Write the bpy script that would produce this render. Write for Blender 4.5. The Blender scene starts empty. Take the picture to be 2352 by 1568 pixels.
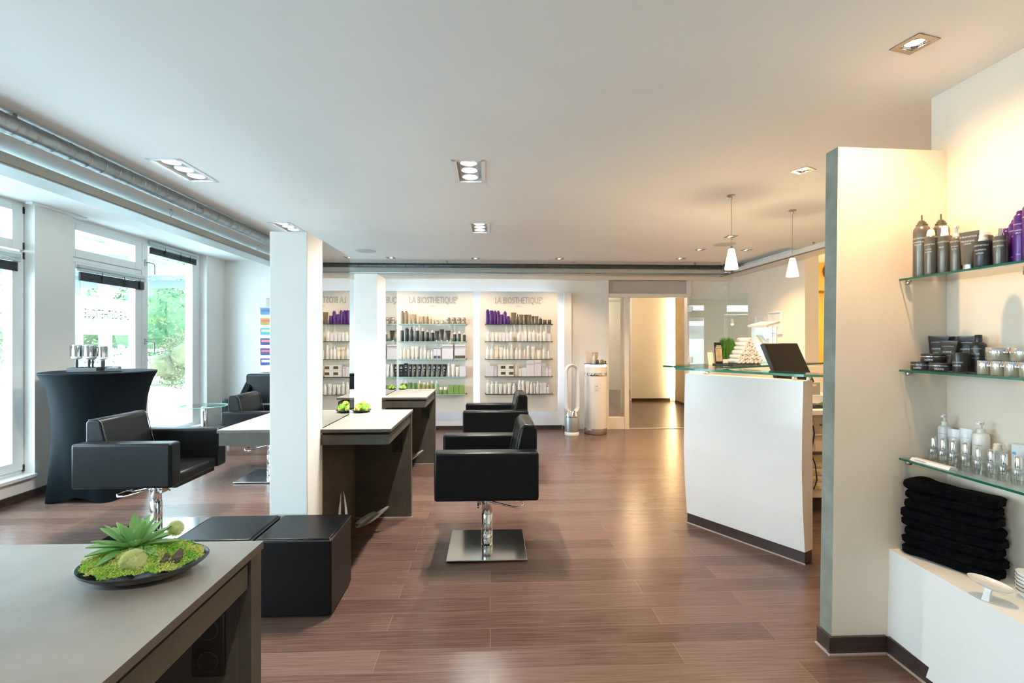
import bpy, bmesh, math, random
from mathutils import Vector, Matrix
random.seed(7)
PI = math.pi
S = bpy.context.scene
C = S.collection
sin, cos = math.sin, math.cos

# ------------------------------------------------------------------ materials
def mat(name, col=(.8, .8, .8), rough=.5, metal=0., noise=0., nscale=8., bump=0., bscale=60., coat=0., spec=.5,
        stretch=(1, 1, 1), col2=None, emit=None, estr=0., sheen=0.):
    m = bpy.data.materials.new(name); m.use_nodes = True
    nt = m.node_tree; b = nt.nodes['Principled BSDF']
    b.inputs['Base Color'].default_value = (*col, 1)
    b.inputs['Roughness'].default_value = rough
    b.inputs['Metallic'].default_value = metal
    b.inputs['Specular IOR Level'].default_value = spec
    b.inputs['Coat Weight'].default_value = coat
    if sheen: b.inputs['Sheen Weight'].default_value = sheen
    if emit:
        b.inputs['Emission Color'].default_value = (*emit, 1); b.inputs['Emission Strength'].default_value = estr
    if noise or col2 or bump:
        tc = nt.nodes.new('ShaderNodeTexCoord'); mp = nt.nodes.new('ShaderNodeMapping')
        mp.inputs['Scale'].default_value = stretch
        nt.links.new(tc.outputs['Object'], mp.inputs['Vector'])
    if noise or col2:
        n = nt.nodes.new('ShaderNodeTexNoise'); n.inputs['Scale'].default_value = nscale; n.inputs['Detail'].default_value = 5
        nt.links.new(mp.outputs['Vector'], n.inputs['Vector'])
        r = nt.nodes.new('ShaderNodeValToRGB')
        c2 = col2 or tuple(max(0, c * (1 - noise)) for c in col)
        r.color_ramp.elements[0].position = .35; r.color_ramp.elements[1].position = .65
        r.color_ramp.elements[0].color = (*c2, 1); r.color_ramp.elements[1].color = (*col, 1)
        nt.links.new(n.outputs['Fac'], r.inputs['Fac']); nt.links.new(r.outputs['Color'], b.inputs['Base Color'])
    if bump:
        n2 = nt.nodes.new('ShaderNodeTexNoise'); n2.inputs['Scale'].default_value = bscale; n2.inputs['Detail'].default_value = 4
        nt.links.new(mp.outputs['Vector'], n2.inputs['Vector'])
        bp = nt.nodes.new('ShaderNodeBump'); bp.inputs['Strength'].default_value = bump; bp.inputs['Distance'].default_value = .01
        nt.links.new(n2.outputs['Fac'], bp.inputs['Height']); nt.links.new(bp.outputs['Normal'], b.inputs['Normal'])
    return m

def glass_mat(name, tint=(.97, .99, .98), fac=.1, rough=.0):
    """thin clear glass: transparent with a fresnel sheen"""
    m = bpy.data.materials.new(name); m.use_nodes = True; nt = m.node_tree
    nt.nodes.remove(nt.nodes['Principled BSDF']); out = nt.nodes['Material Output']
    t = nt.nodes.new('ShaderNodeBsdfTransparent'); t.inputs['Color'].default_value = (*tint, 1)
    g = nt.nodes.new('ShaderNodeBsdfGlossy'); g.inputs['Roughness'].default_value = rough
    lw = nt.nodes.new('ShaderNodeLayerWeight'); lw.inputs['Blend'].default_value = .5
    f = nt.nodes.new('ShaderNodeMath'); f.operation = 'POWER'; f.inputs[1].default_value = 4.5; nt.links.new(lw.outputs['Facing'], f.inputs[0])
    mx = nt.nodes.new('ShaderNodeMixShader')
    ml = nt.nodes.new('ShaderNodeMath'); ml.operation = 'MULTIPLY_ADD'; ml.inputs[1].default_value = .85; ml.inputs[2].default_value = .02 + fac * .2
    nt.links.new(f.outputs[0], ml.inputs[0]); nt.links.new(ml.outputs[0], mx.inputs['Fac'])
    nt.links.new(t.outputs[0], mx.inputs[1]); nt.links.new(g.outputs[0], mx.inputs[2]); nt.links.new(mx.outputs[0], out.inputs['Surface'])
    return m

def emis(name, col, s):
    m = bpy.data.materials.new(name); m.use_nodes = True; nt = m.node_tree
    nt.nodes.remove(nt.nodes['Principled BSDF'])
    e = nt.nodes.new('ShaderNodeEmission'); e.inputs['Color'].default_value = (*col, 1); e.inputs['Strength'].default_value = s
    nt.links.new(e.outputs[0], nt.nodes['Material Output'].inputs['Surface'])
    return m

def floor_mat():
    m = bpy.data.materials.new('dark_wood_planks'); m.use_nodes = True; nt = m.node_tree; b = nt.nodes['Principled BSDF']
    L = nt.links.new; N = nt.nodes.new
    tc = N('ShaderNodeTexCoord')
    br = N('ShaderNodeTexBrick'); br.offset = .37; br.inputs['Scale'].default_value = 1
    br.inputs['Brick Width'].default_value = 1.25; br.inputs['Row Height'].default_value = .142
    br.inputs['Mortar Size'].default_value = .0012; br.inputs['Mortar Smooth'].default_value = .3
    br.inputs['Color1'].default_value = (.0, .0, .0, 1); br.inputs['Color2'].default_value = (1, 1, 1, 1)
    br.inputs['Mortar'].default_value = (.5, .5, .5, 1); br.inputs['Bias'].default_value = 0
    L(tc.outputs['Object'], br.inputs['Vector'])
    mp = N('ShaderNodeMapping'); mp.inputs['Scale'].default_value = (1.1, 48, 1); L(tc.outputs['Object'], mp.inputs['Vector'])
    n = N('ShaderNodeTexNoise'); n.inputs['Scale'].default_value = 3; n.inputs['Detail'].default_value = 7; n.inputs['Roughness'].default_value = .65
    L(mp.outputs['Vector'], n.inputs['Vector'])
    ad = N('ShaderNodeMath'); ad.operation = 'MULTIPLY_ADD'; ad.inputs[1].default_value = .22
    L(br.outputs['Color'], ad.inputs[0]); L(n.outputs['Fac'], ad.inputs[2])
    r = N('ShaderNodeValToRGB'); e = r.color_ramp.elements
    e[0].position = .38; e[0].color = (.070, .038, .029, 1); e[1].position = .86; e[1].color = (.170, .103, .080, 1)
    L(ad.outputs[0], r.inputs['Fac'])
    mx = N('ShaderNodeMix'); mx.data_type = 'RGBA'; mx.inputs['B'].default_value = (.19, .13, .105, 1)
    L(br.outputs['Fac'], mx.inputs['Factor']); L(r.outputs['Color'], mx.inputs['A']); L(mx.outputs['Result'], b.inputs['Base Color'])
    rr = N('ShaderNodeMath'); rr.operation = 'MULTIPLY_ADD'; rr.inputs[1].default_value = .18; rr.inputs[2].default_value = .14
    L(n.outputs['Fac'], rr.inputs[0]); L(rr.outputs[0], b.inputs['Roughness'])
    bp = N('ShaderNodeBump'); bp.inputs['Strength'].default_value = .12; bp.inputs['Distance'].default_value = .004
    L(n.outputs['Fac'], bp.inputs['Height']); L(bp.outputs['Normal'], b.inputs['Normal'])
    b.inputs['Specular IOR Level'].default_value = .4
    return m

WHITE = mat('white_wall_paint', (.86, .845, .81), .65, noise=.03, nscale=2, bump=.05, bscale=120)
CEIL = mat('white_ceiling_paint', (.90, .895, .87), .8, noise=.03, nscale=1.5)
CREAM = mat('cream_plaster', (.88, .77, .64), .6, noise=.05, nscale=3, bump=.08, bscale=40)
DOORP = mat('cream_door_paint', (.80, .76, .70), .4, noise=.02)
GREYP = mat('grey_panel', (.52, .49, .46), .5, noise=.03)
WINW = mat('white_window_paint', (.84, .86, .85), .3, noise=.02)
CONC = mat('grey_green_concrete', (.29, .30, .25), .65, col2=(.21, .22, .18), nscale=9, bump=.3, bscale=25)
TANP = mat('tan_plaster', (.50, .40, .27), .55, col2=(.42, .33, .22), nscale=4, bump=.1, bscale=12)
YELL = mat('yellow_wall_paint', (.85, .52, .10), .6, noise=.05)
FLOOR = floor_mat()
BASEB = mat('dark_brown_skirting', (.04, .026, .022), .35, col2=(.065, .045, .04), nscale=6, stretch=(1, 1, 10))
SEAL = mat('pale_sealant', (.45, .36, .32), .5, noise=.1)
STONE = mat('grey_stone_laminate', (.42, .40, .36), .42, col2=(.355, .335, .305), nscale=7, bump=.04, bscale=60)
STONED = mat('dark_stone_laminate', (.074, .065, .050), .45, col2=(.053, .046, .036), nscale=7, bump=.06, bscale=40)
SLABE = mat('dark_slab_edge', (.105, .09, .075), .4, noise=.1)
LEATH = mat('black_leather', (.0065, .007, .008), .32, noise=.25, nscale=30, bump=.06, bscale=420, spec=.22)
PIPING = mat('leather_piping', (.03, .029, .028), .3, noise=.2, nscale=50)
CHROME = mat('chrome', (.82, .82, .82), .08, 1., noise=.02)
STEEL = mat('brushed_steel', (.60, .59, .57), .13, 1., noise=.06, nscale=20, stretch=(1, 40, 1))
NICKEL = mat('satin_nickel', (.45, .43, .40), .3, 1., noise=.05)
SATIN = mat('satin_steel', (.74, .71, .64), .34, 1., noise=.04)
GALV = mat('galvanised_steel', (.42, .46, .47), .38, .85, col2=(.30, .34, .35), nscale=22, bump=.05, bscale=30)
RAILM = mat('grey_green_rail_paint', (.46, .485, .46), .45, noise=.04)
BLACKP = mat('black_plastic', (.012, .012, .012), .35, noise=.2, nscale=40)
GREYPL = mat('dark_grey_plastic', (.05, .055, .06), .4, noise=.1)
SCREEN = mat('monitor_screen', (.012, .010, .007), .25, noise=.1)
WHITEP = mat('white_plastic', (.85, .85, .85), .35, noise=.02)
WHITEG = mat('white_glossy_lacquer', (.86, .86, .85), .22, noise=.02)
MIRROR = mat('mirror_glass', (.86, .88, .86), .0, 1.)
GLASS = glass_mat('clear_window_glass', (.97, .99, .985), .1)
SHELFG = glass_mat('clear_shelf_glass', (.945, .985, .965), .0)
BOTG = glass_mat('clear_bottle_glass', (.93, .95, .94), .5)
GEDGE = mat('green_glass_edge', (.006, .13, .078), .15, noise=.15, coat=.2)
GEDGEC = mat('teal_glass_edge', (.04, .30, .20), .1, noise=.15, coat=.4)
GEDGEL = mat('turquoise_glass_edge', (.28, .72, .68), .1, noise=.1, coat=.5)
GEDGED = mat('dark_glass_edge', (.02, .035, .032), .1, noise=.1)
def film_mat(name):
    m = bpy.data.materials.new(name); m.use_nodes = True; nt = m.node_tree; nt.nodes.remove(nt.nodes['Principled BSDF'])
    t = nt.nodes.new('ShaderNodeBsdfTranslucent'); t.inputs['Color'].default_value = (.95, .95, .95, 1)
    g = nt.nodes.new('ShaderNodeBsdfDiffuse'); g.inputs['Color'].default_value = (.9, .9, .9, 1)
    n = nt.nodes.new('ShaderNodeTexNoise'); n.inputs['Scale'].default_value = 200
    ml = nt.nodes.new('ShaderNodeMath'); ml.operation = 'MULTIPLY_ADD'; ml.inputs[1].default_value = .05; ml.inputs[2].default_value = .2
    mx = nt.nodes.new('ShaderNodeMixShader'); nt.links.new(n.outputs['Fac'], ml.inputs[0]); nt.links.new(ml.outputs[0], mx.inputs['Fac'])
    nt.links.new(t.outputs[0], mx.inputs[1]); nt.links.new(g.outputs[0], mx.inputs[2]); nt.links.new(mx.outputs[0], nt.nodes['Material Output'].inputs['Surface'])
    return m
FROST = film_mat('frosted_film')
TEAL = mat('black_stretch_fabric', (.0045, .0075, .010), .6, noise=.2, nscale=60, bump=.05, bscale=200, spec=.06)
TOWB = mat('black_terry_cloth', (.0035, .0035, .005), .95, noise=.3, nscale=60, bump=.6, bscale=260, spec=.1)
TOWW = mat('white_terry_cloth', (.84, .80, .76), .95, noise=.05, nscale=60, bump=.5, bscale=260)
PORC = mat('white_porcelain', (.86, .84, .81), .15, noise=.01, coat=.4)
LEAF = mat('succulent_leaf', (.36, .62, .26), .5, col2=(.26, .50, .17), nscale=18, spec=.3)
LEAFM = mat('leaf_midrib', (.16, .33, .11), .5, noise=.1)
MOSS = mat('green_moss', (.58, .80, .16), .9, col2=(.26, .60, .08), nscale=26)
MOSSY = mat('yellow_moss', (.82, .82, .32), .9, col2=(.55, .66, .13), nscale=60)
POM = mat('pale_seed_head', (.86, .90, .55), .9, col2=(.76, .84, .42), nscale=60)
BARK = mat('driftwood_bark', (.20, .16, .13), .9, col2=(.08, .06, .05), nscale=40, stretch=(1, 1, 4), bump=.6, bscale=60)
PLATE = mat('black_ceramic', (.03, .03, .032), .3, noise=.2, nscale=20)
GRASS = mat('green_artificial_grass', (.07, .22, .02), .6, col2=(.03, .12, .012), nscale=40)
PAPER = mat('cream_paper', (.80, .70, .60), .7, noise=.04)
BLIND = mat('dark_blind_slat', (.02, .03, .03), .4, noise=.2)
BLINDH = mat('grey_blind_headrail', (.55, .62, .63), .4, noise=.05)
def plain(n, c, r=.35, m=0., coat=.2): return mat(n, c, r, m, noise=.06, nscale=30, coat=coat)
P_GREY = plain('taupe_grey_metal', (.150, .135, .110), .3, .45)
P_DARK = plain('dark_charcoal_plastic', (.030, .030, .032))
P_BROWN = plain('dark_brown_plastic', (.055, .040, .024))
P_BRONZ = plain('bronze_plastic', (.115, .088, .055))
P_PURP = plain('purple_metal', (.085, .014, .19), .28, .2)
P_TAN = plain('tan_beige_plastic', (.36, .25, .155))
P_TANL = plain('light_champagne_plastic', (.55, .43, .30), .3, .2)
P_WHITE = plain('white_cosmetic_plastic', (.79, .78, .76))
P_CREAM = plain('cream_cosmetic_plastic', (.84, .77, .66))
P_PINK = plain('pale_pink_plastic', (.85, .62, .58))
P_LILAC = plain('pale_lilac_card', (.74, .72, .80), .6, coat=0)
P_BLACK = plain('black_tube_plastic', (.010, .010, .011))
P_GREEN = plain('leaf_green_plastic', (.12, .22, .03))
P_OLIVE = plain('olive_yellow_plastic', (.34, .36, .09))
P_PGRN = plain('pale_green_plastic', (.40, .56, .38))
P_LGRN = plain('lime_green_card', (.22, .38, .08), .5, coat=0)
P_GOLD = plain('beige_gold_jar', (.46, .41, .30), .25, .3)
P_CLEAR = plain('milky_clear_cap', (.80, .78, .74), .15)
INKW = mat('white_ink', (.80, .79, .76), .5, noise=.02)
INKG = mat('silver_grey_lettering', (.46, .44, .42), .4, noise=.02)
INKD = mat('dark_grey_ink', (.10, .09, .12), .5, noise=.02)
INKP = mat('pale_red_ink', (.75, .35, .32), .5, noise=.02)
BLUEI = mat('light_blue_ink', (.15, .45, .85), .5, noise=.02)
LAMPW = emis('lit_white_lamp', (1, .97, .90), 20)
LAMPY = emis('lit_warm_lamp', (1, .82, .55), 16)
SHADEE = emis('lit_frosted_shade', (1, .80, .52), 2.6)
LEDB = emis('lit_cool_led_strip', (.62, .76, 1), 3.6)
LEDW = emis('lit_warm_led_strip', (1, .72, .36), 16)

# ------------------------------------------------------------------ mesh builder
class MB:
    def __init__(s): s.bm = bmesh.new(); s.mi = 0
    def _tag(s, faces, smooth=False):
        for f in faces: f.material_index = s.mi; f.smooth = smooth
    def box(s, x0, x1, y0, y1, z0, z1, bev=0, seg=2, M=None):
        bm = bmesh.new(); bmesh.ops.create_cube(bm, size=1)
        bmesh.ops.scale(bm, vec=(x1 - x0, y1 - y0, z1 - z0), verts=bm.verts)
        bmesh.ops.translate(bm, vec=((x0 + x1) / 2, (y0 + y1) / 2, (z0 + z1) / 2), verts=bm.verts)
        if bev: bmesh.ops.bevel(bm, geom=bm.edges[:], offset=bev, segments=seg, profile=.5, affect='EDGES', clamp_overlap=True)
        return s.merge(bm, 'axis' if bev else False, M)
    def merge(s, bm, smooth=False, M=None):
        if smooth == 'axis':
            bm.normal_update()
            for f in bm.faces: f.smooth = max(abs(f.normal.x), abs(f.normal.y), abs(f.normal.z)) < .9999
        else:
            for f in bm.faces: f.smooth = smooth
        if M is not None: bmesh.ops.transform(bm, matrix=M, verts=bm.verts)
        mp = {}; out = []
        for v in bm.verts: mp[v] = s.bm.verts.new(v.co); out.append(mp[v])
        for f in bm.faces:
            try: nf = s.bm.faces.new([mp[v] for v in f.verts]); nf.material_index = s.mi; nf.smooth = f.smooth
            except ValueError: pass
        bm.free(); return out
    def lathe(s, prof, c=(0, 0, 0), n=24, M=None, sx=1, sy=1, smooth=True):
        bm = s.bm; rings = []; T = M or Matrix.Translation(Vector(c))
        for r, z in prof:
            if r < 1e-6: rings.append([bm.verts.new(T @ Vector((0, 0, z)))])
            else: rings.append([bm.verts.new(T @ Vector((r * sx * cos(2 * PI * i / n), r * sy * sin(2 * PI * i / n), z))) for i in range(n)])
        for a, b in zip(rings, rings[1:]):
            for i in range(n):
                j = (i + 1) % n
                if len(a) == 1 and len(b) == 1: continue
                if len(a) == 1: vs = [a[0], b[j], b[i]]
                elif len(b) == 1: vs = [a[i], a[j], b[0]]
                else: vs = [a[i], a[j], b[j], b[i]]
                f = bm.faces.new(vs); f.material_index = s.mi; f.smooth = smooth
        return s
    def cyl(s, c, r, h, n=24, r2=None, M=None):
        r2 = r if r2 is None else r2; e = min(r, r2, h) * .06
        return s.lathe([(0, 0), (r - e, 0), (r, e), (r2, h - e), (r2 - e, h), (0, h)], c, n, M)
    def tube(s, pts, r, n=10, closed=False, caps=True):
        P = [Vector(p) for p in pts]; bm = s.bm; rings = []; up = None
        for i, p in enumerate(P):
            if closed: d = P[(i + 1) % len(P)] - P[i - 1]
            else: d = P[min(i + 1, len(P) - 1)] - P[max(i - 1, 0)]
            d.normalize()
            if up is None: up = d.orthogonal().normalized()
            else: up = (up - d * up.dot(d)); up = up.normalized() if up.length > 1e-6 else d.orthogonal().normalized()
            w = d.cross(up); rr = r[i] if isinstance(r, (list, tuple)) else r
            rings.append([bm.verts.new(p + (up * cos(2 * PI * k / n) + w * sin(2 * PI * k / n)) * rr) for k in range(n)])
        seq = list(zip(rings, rings[1:])) + ([(rings[-1], rings[0])] if closed else [])
        for a, b in seq:
            for k in range(n):
                f = bm.faces.new([a[k], a[(k + 1) % n], b[(k + 1) % n], b[k]]); f.material_index = s.mi; f.smooth = True
        if not closed and caps:
            for R in (rings[0][::-1], rings[-1]):
                f = bm.faces.new(R); f.material_index = s.mi
        return s
    def prism(s, poly, z0, z1, M=None, side_mi=None, bev=0):
        bm = bmesh.new()
        a = [bm.verts.new((x, y, z0)) for x, y in poly]; b = [bm.verts.new((x, y, z1)) for x, y in poly]
        bm.faces.new(a[::-1]); bm.faces.new(b); n = len(poly)
        for i in range(n): bm.faces.new([a[i], a[(i + 1) % n], b[(i + 1) % n], b[i]])
        bmesh.ops.recalc_face_normals(bm, faces=bm.faces)
        if bev:
            k0 = [f.normal.copy() for f in bm.faces]
            bmesh.ops.bevel(bm, geom=bm.edges[:], offset=bev, segments=2, profile=.5, affect='EDGES', clamp_overlap=True)
            bm.normal_update()
            for f in bm.faces: f.smooth = not any((f.normal - k).length < .003 for k in k0)
        if M is not None: bmesh.ops.transform(bm, matrix=M, verts=bm.verts)
        mp = {v: s.bm.verts.new(v.co) for v in bm.verts}
        for f in bm.faces:
            nf = s.bm.faces.new([mp[v] for v in f.verts]); nf.material_index = s.mi; nf.smooth = f.smooth
            if side_mi is not None and len(f.verts) == 4 and abs(f.normal.z) < .5: nf.material_index = side_mi
        bm.free(); return s
    def loft(s, rings, cap=True, smooth=True):
        bm = s.bm; R = [[bm.verts.new(p) for p in ring] for ring in rings]; n = len(R[0])
        for a, b in zip(R, R[1:]):
            for i in range(n):
                f = bm.faces.new([a[i], a[(i + 1) % n], b[(i + 1) % n], b[i]]); f.material_index = s.mi; f.smooth = smooth
        if cap:
            for q in (R[0][::-1], R[-1]):
                f = bm.faces.new(q); f.material_index = s.mi
        return s
    def quad(s, *p):
        f = s.bm.faces.new([s.bm.verts.new(q) for q in p]); f.material_index = s.mi; return s
    def sphere(s, c, r, sub=2, sc=(1, 1, 1), jit=0):
        bm = bmesh.new(); bmesh.ops.create_icosphere(bm, subdivisions=sub, radius=r)
        for v in bm.verts:
            k = 1 + (random.uniform(-jit, jit) if jit else 0)
            v.co = Vector((v.co.x * sc[0], v.co.y * sc[1], v.co.z * sc[2])) * k + Vector(c)
        s.merge(bm, True); return s
    def mesh(s, name, mats, recalc=True):
        if recalc: bmesh.ops.recalc_face_normals(s.bm, faces=s.bm.faces)
        for e in s.bm.edges:
            if len(e.link_faces) == 2 and e.link_faces[0].smooth and e.link_faces[1].smooth and e.calc_face_angle(0) > .85: e.smooth = False
        me = bpy.data.meshes.new(name); s.bm.to_mesh(me); s.bm.free()
        for m in (mats if isinstance(mats, (list, tuple)) else [mats]): me.materials.append(m)
        return me

def link(name, me, parent=None, loc=(0, 0, 0), rz=0.):
    o = bpy.data.objects.new(name, me); C.objects.link(o); o.location = loc; o.rotation_euler = (0, 0, rz)
    if parent: o.parent = parent
    return o
def part(name, mb, mats, parent, label=None, loc=(0, 0, 0)):
    o = link(name, mb.mesh(name, mats), parent, loc)
    if label: o['label'] = label
    return o
def tag(o, label, cat, group=None):
    o['label'] = label; o['category'] = cat
    if group: o['group'] = group
    return o
def thing(name, label, cat, loc=(0, 0, 0), rz=0., group=None):
    o = link(name, None, None, loc, rz); o.empty_display_size = .1
    return tag(o, label, cat, group)
def solo(name, mb, mats, label, cat, loc=(0, 0, 0), rz=0., group=None):
    return tag(link(name, mb.mesh(name, mats), None, loc, rz), label, cat, group)
def struct(name, mb, mats, parent=None):
    o = link(name, mb.mesh(name, mats), parent)
    if not parent: o['kind'] = 'structure'
    return o
def sgroup(name):
    o = link(name, None); o['kind'] = 'structure'; return o
def copy_tree(o, parent=None, loc=None, rz=None):
    c = o.copy(); C.objects.link(c); c.parent = parent
    if loc is not None: c.location = loc
    if rz is not None: c.rotation_euler = (0, 0, rz)
    for ch in list(o.children): copy_tree(ch, c)
    return c

_fc = {}
def glyphs(text, size, xs=1., depth=0.):
    """flat text mesh data (verts, faces) centred on x"""
    k = (text, round(size, 5), xs, depth)
    if k in _fc: return _fc[k]
    cu = bpy.data.curves.new('t', 'FONT'); cu.body = text; cu.size = size; cu.align_x = 'CENTER'; cu.extrude = depth; cu.resolution_u = 2
    ob = bpy.data.objects.new('t', cu); C.objects.link(ob); bpy.context.view_layer.update()
    me = bpy.data.meshes.new_from_object(ob.evaluated_get(bpy.context.evaluated_depsgraph_get()))
    vs = [Vector((v.co.x * xs, v.co.y, v.co.z)) for v in me.vertices]; fs = [tuple(p.vertices) for p in me.polygons]
    bpy.data.objects.remove(ob); bpy.data.curves.remove(cu); bpy.data.meshes.remove(me)
    _fc[k] = (vs, fs); return _fc[k]
def put_text(mb, text, size, M, xs=1., depth=0., wrap=None):
    """place text; wrap = (radius) bends it round a vertical cylinder whose axis is the local origin (front at -Y)"""
    vs, fs = glyphs(text, size, xs, depth); bv = []
    for v in vs:
        if wrap: a = v.x / wrap; p = Vector((wrap * sin(a), -wrap * cos(a), v.y))
        else: p = v
        bv.append(mb.bm.verts.new(M @ p))
    for f in fs:
        try: nf = mb.bm.faces.new([bv[i] for i in f]); nf.material_index = mb.mi
        except ValueError: pass
RX90 = Matrix.Rotation(PI / 2, 4, 'X')      # text plane XY -> XZ, facing -Y
def T3(x, y, z): return Matrix.Translation((x, y, z))
def RZ(a): return Matrix.Rotation(a, 4, 'Z')

# ------------------------------------------------------------------ camera
cam = bpy.data.cameras.new('camera'); co = bpy.data.objects.new('camera', cam); C.objects.link(co)
cam.sensor_width = 36; cam.lens = 1150 / 2352 * 36; cam.clip_start = .05
co.location = (0, 0, 1.3); co.rotation_euler = (PI / 2, 0, -math.atan(50 / 1150)); S.camera = co
cam.clip_end = 200

# ================================================================== THE SETTING
ZC = 2.36
TRIPLES = [(-.13, 3.14), (-1.90, 3.20), (-.10, 4.69), (-1.88, 4.75), (-.13, -.6), (-1.90, -.6)]  # last two are unseen, added behind the camera for more light
SINGLES = [(-1.26, 6.40, 0), (-.19, 6.40, 0), (.886, 6.38, 0), (2.43, 6.30, 0), (2.42, 5.68, 0), (2.43, 4.96, 0), (2.97, 5.68, 0),
           (1.937, 3.02, .5), (1.51, 1.72, .25)]
m = MB(); m.box(-4.05, 5.5, -4.3, 14, -.08, 0); struct('floor', m, FLOOR)
holes = [(x - .075, x + .075, y - .2, y + .2) for x, y in TRIPLES] + [(x - .033, x + .033, y - .033, y + .033) for x, y, a in SINGLES]
xs = sorted({-2.95, 5.5} | {h[0] for h in holes} | {h[1] for h in holes}); ys = sorted({-4.3, 14.} | {h[2] for h in holes} | {h[3] for h in holes})
m = MB()
for xa, xb in zip(xs, xs[1:]):
    for ya, yb in zip(ys, ys[1:]):
        cx, cy = (xa + xb) / 2, (ya + yb) / 2
        if any(h[0] < cx < h[1] and h[2] < cy < h[3] for h in holes): continue
        m.quad((xa, ya, ZC), (xa, yb, ZC), (xb, yb, ZC), (xb, ya, ZC))
bmesh.ops.remove_doubles(m.bm, verts=m.bm.verts, dist=1e-5)
m.quad((-2.95, -4.3, ZC), (-2.95, -4.3, 2.6), (-2.95, 14, 2.6), (-2.95, 14, ZC))
m.box(-4.3, 5.6, -4.4, 14.1, 2.6, 2.68)  # unseen plate over the ceiling, added only to block outside light
o = struct('ceiling', m, CEIL)
m = MB(); m.box(-4.2, -2.95, -4.3, 7.5, 2.465, 2.55); struct('trim_1', m, CEIL)      # raised window soffit

m = MB()
m.box(-4.05, -3.83, -4.3, -2.7, 0, 2.465); m.box(-4.05, -3.83, 1.0, 1.4, 0, 2.465)
m.box(-4.05, -3.83, 4.385, 4.773, 0, 2.465); m.box(-4.05, -3.83, 6.945, 7.5, 0, 2.465)
m.box(-4.05, -3.83, -2.7, 1.0, 0, .165); m.box(-4.05, -3.83, 1.4, 4.385, 0, .165); m.box(-4.05, -3.83, 4.773, 6.945, 0, .165)
m.box(-4.05, -3.92, -2.7, 6.945, 2.455, 2.5)
struct('wall_left', m, WHITE)
m = MB()
m.box(-4.05, 1.70, 7.4, 7.5, 0, ZC); m.box(1.70, 2.99, 7.4, 7.5, 2.25, ZC); m.box(2.99, 3.74, 7.4, 7.5, 0, ZC); m.box(-4.05, -2.95, 7.4, 7.5, ZC, 2.47)
struct('wall_back', m, WHITE)
m = MB(); m.box(3.58, 3.74, 5.55, 8.3, 0, ZC); struct('wall_right', m, CREAM)
m = MB(); m.box(3.74, 5.5, 6.9, 7.0, 0, ZC); struct('wall_alcove', m, YELL)
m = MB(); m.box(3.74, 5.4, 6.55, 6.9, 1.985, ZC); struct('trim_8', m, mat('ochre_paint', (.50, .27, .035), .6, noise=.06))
m = MB(); m.box(1.925, 2.03, -4.3, 2.105, 0, ZC); struct('wall_niche', m, CREAM)
m = MB(); m.box(5.4, 5.5, .9, 14, 0, ZC); m.box(2.03, 5.5, .8, .9, 0, ZC); struct('wall_east', m, WHITE)
m = MB(); m.box(-4.05, 2.03, -4.4, -4.3, 0, 2.55); struct('wall_front', m, WHITE)
# free-standing partition with raw concrete end, edge slightly leaning
m = MB()
a = [(1.423, 2.03, 0), (1.925, 2.03, 0), (1.925, 2.105, 0), (1.423, 2.105, 0)]
b = [(1.452, 2.03, 2.113), (1.925, 2.03, 2.104), (1.925, 2.105, 2.104), (1.452, 2.105, 2.113)]
m.loft([a, b], smooth=False)
m.bm.faces.ensure_lookup_table()
for f in m.bm.faces:
    if abs(f.normal.x) > .9 and f.calc_center_median().x < 1.5: f.material_index = 1
bmesh.ops.recalc_face_normals(m.bm, faces=m.bm.faces)
for f in m.bm.faces: f.material_index = 1 if f.calc_center_median().x < 1.46 else 0
struct('wall_partition', m, [CREAM, CONC])
# corridor behind the door
m = MB(); m.box(.9, 1.0, 7.5, 13.4, 0, ZC); m.box(1.0, 5.4, 13.3, 13.4, 0, ZC); m.box(3.08, 4.05, 10.8, 10.9, 0, ZC); m.box(2.0, 2.06, 7.5, 7.62, 0, 2.0)
struct('wall_corridor', m, WHITE)
m = MB(); m.prism([(3.93, 10.45), (3.80, 7.5), (3.90, 7.5), (4.03, 10.45)], 0, ZC); struct('wall_corridor_side', m, TANP)
m = MB(); m.box(3.08, 3.93, 10.785, 10.8, 0, .06); m.prism([(3.915, 10.45), (3.785, 7.5), (3.80, 7.5), (3.93, 10.45)], 0, .06)
struct('baseboard_corridor', m, BASEB)

# skirtings
m = MB(); m.box(-3.83, -3.815, -4.3, 7.4, 0, .062); struct('baseboard_left', m, BASEB)
m = MB(); m.box(-3.815, 1.06, 7.385, 7.4, 0, .06); m.box(2.99, 3.58, 7.385, 7.4, 0, .06); struct('baseboard_back', m, BASEB)
m = MB(); m.box(1.405, 1.652, 2.017, 2.03, .004, .072); m.box(1.41, 1.423, 2.03, 2.105, .004, .072)
m.mi = 1; m.box(1.398, 1.652, 2.008, 2.017, 0, .006); m.box(1.40, 1.41, 2.017, 2.105, 0, .006)
struct('baseboard_partition', m, [BASEB, SEAL])
# back wall valance
m = MB(); m.box(-2.4, 3.58, 7.27, 7.4, 2.205, 2.285, .004); struct('trim_2', m, CREAM)
m = MB(); m.box(3.47, 3.58, 5.60, 6.78, 2.29, ZC); struct('trim_3', m, CEIL)
m = MB(); m.box(-3.86, -3.80, 4.33, 4.90, 2.445, 2.465, .003); struct('trim_4', m, WINW)
for i, (ya, yb) in enumerate([(1.40, 4.385), (4.773, 6.945), (-2.7, 1.0)]):
    m = MB(); m.box(-3.95, -3.805, ya, yb, .165, .195, .004); struct('trim_%d' % (5 + i), m, WINW)

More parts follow.
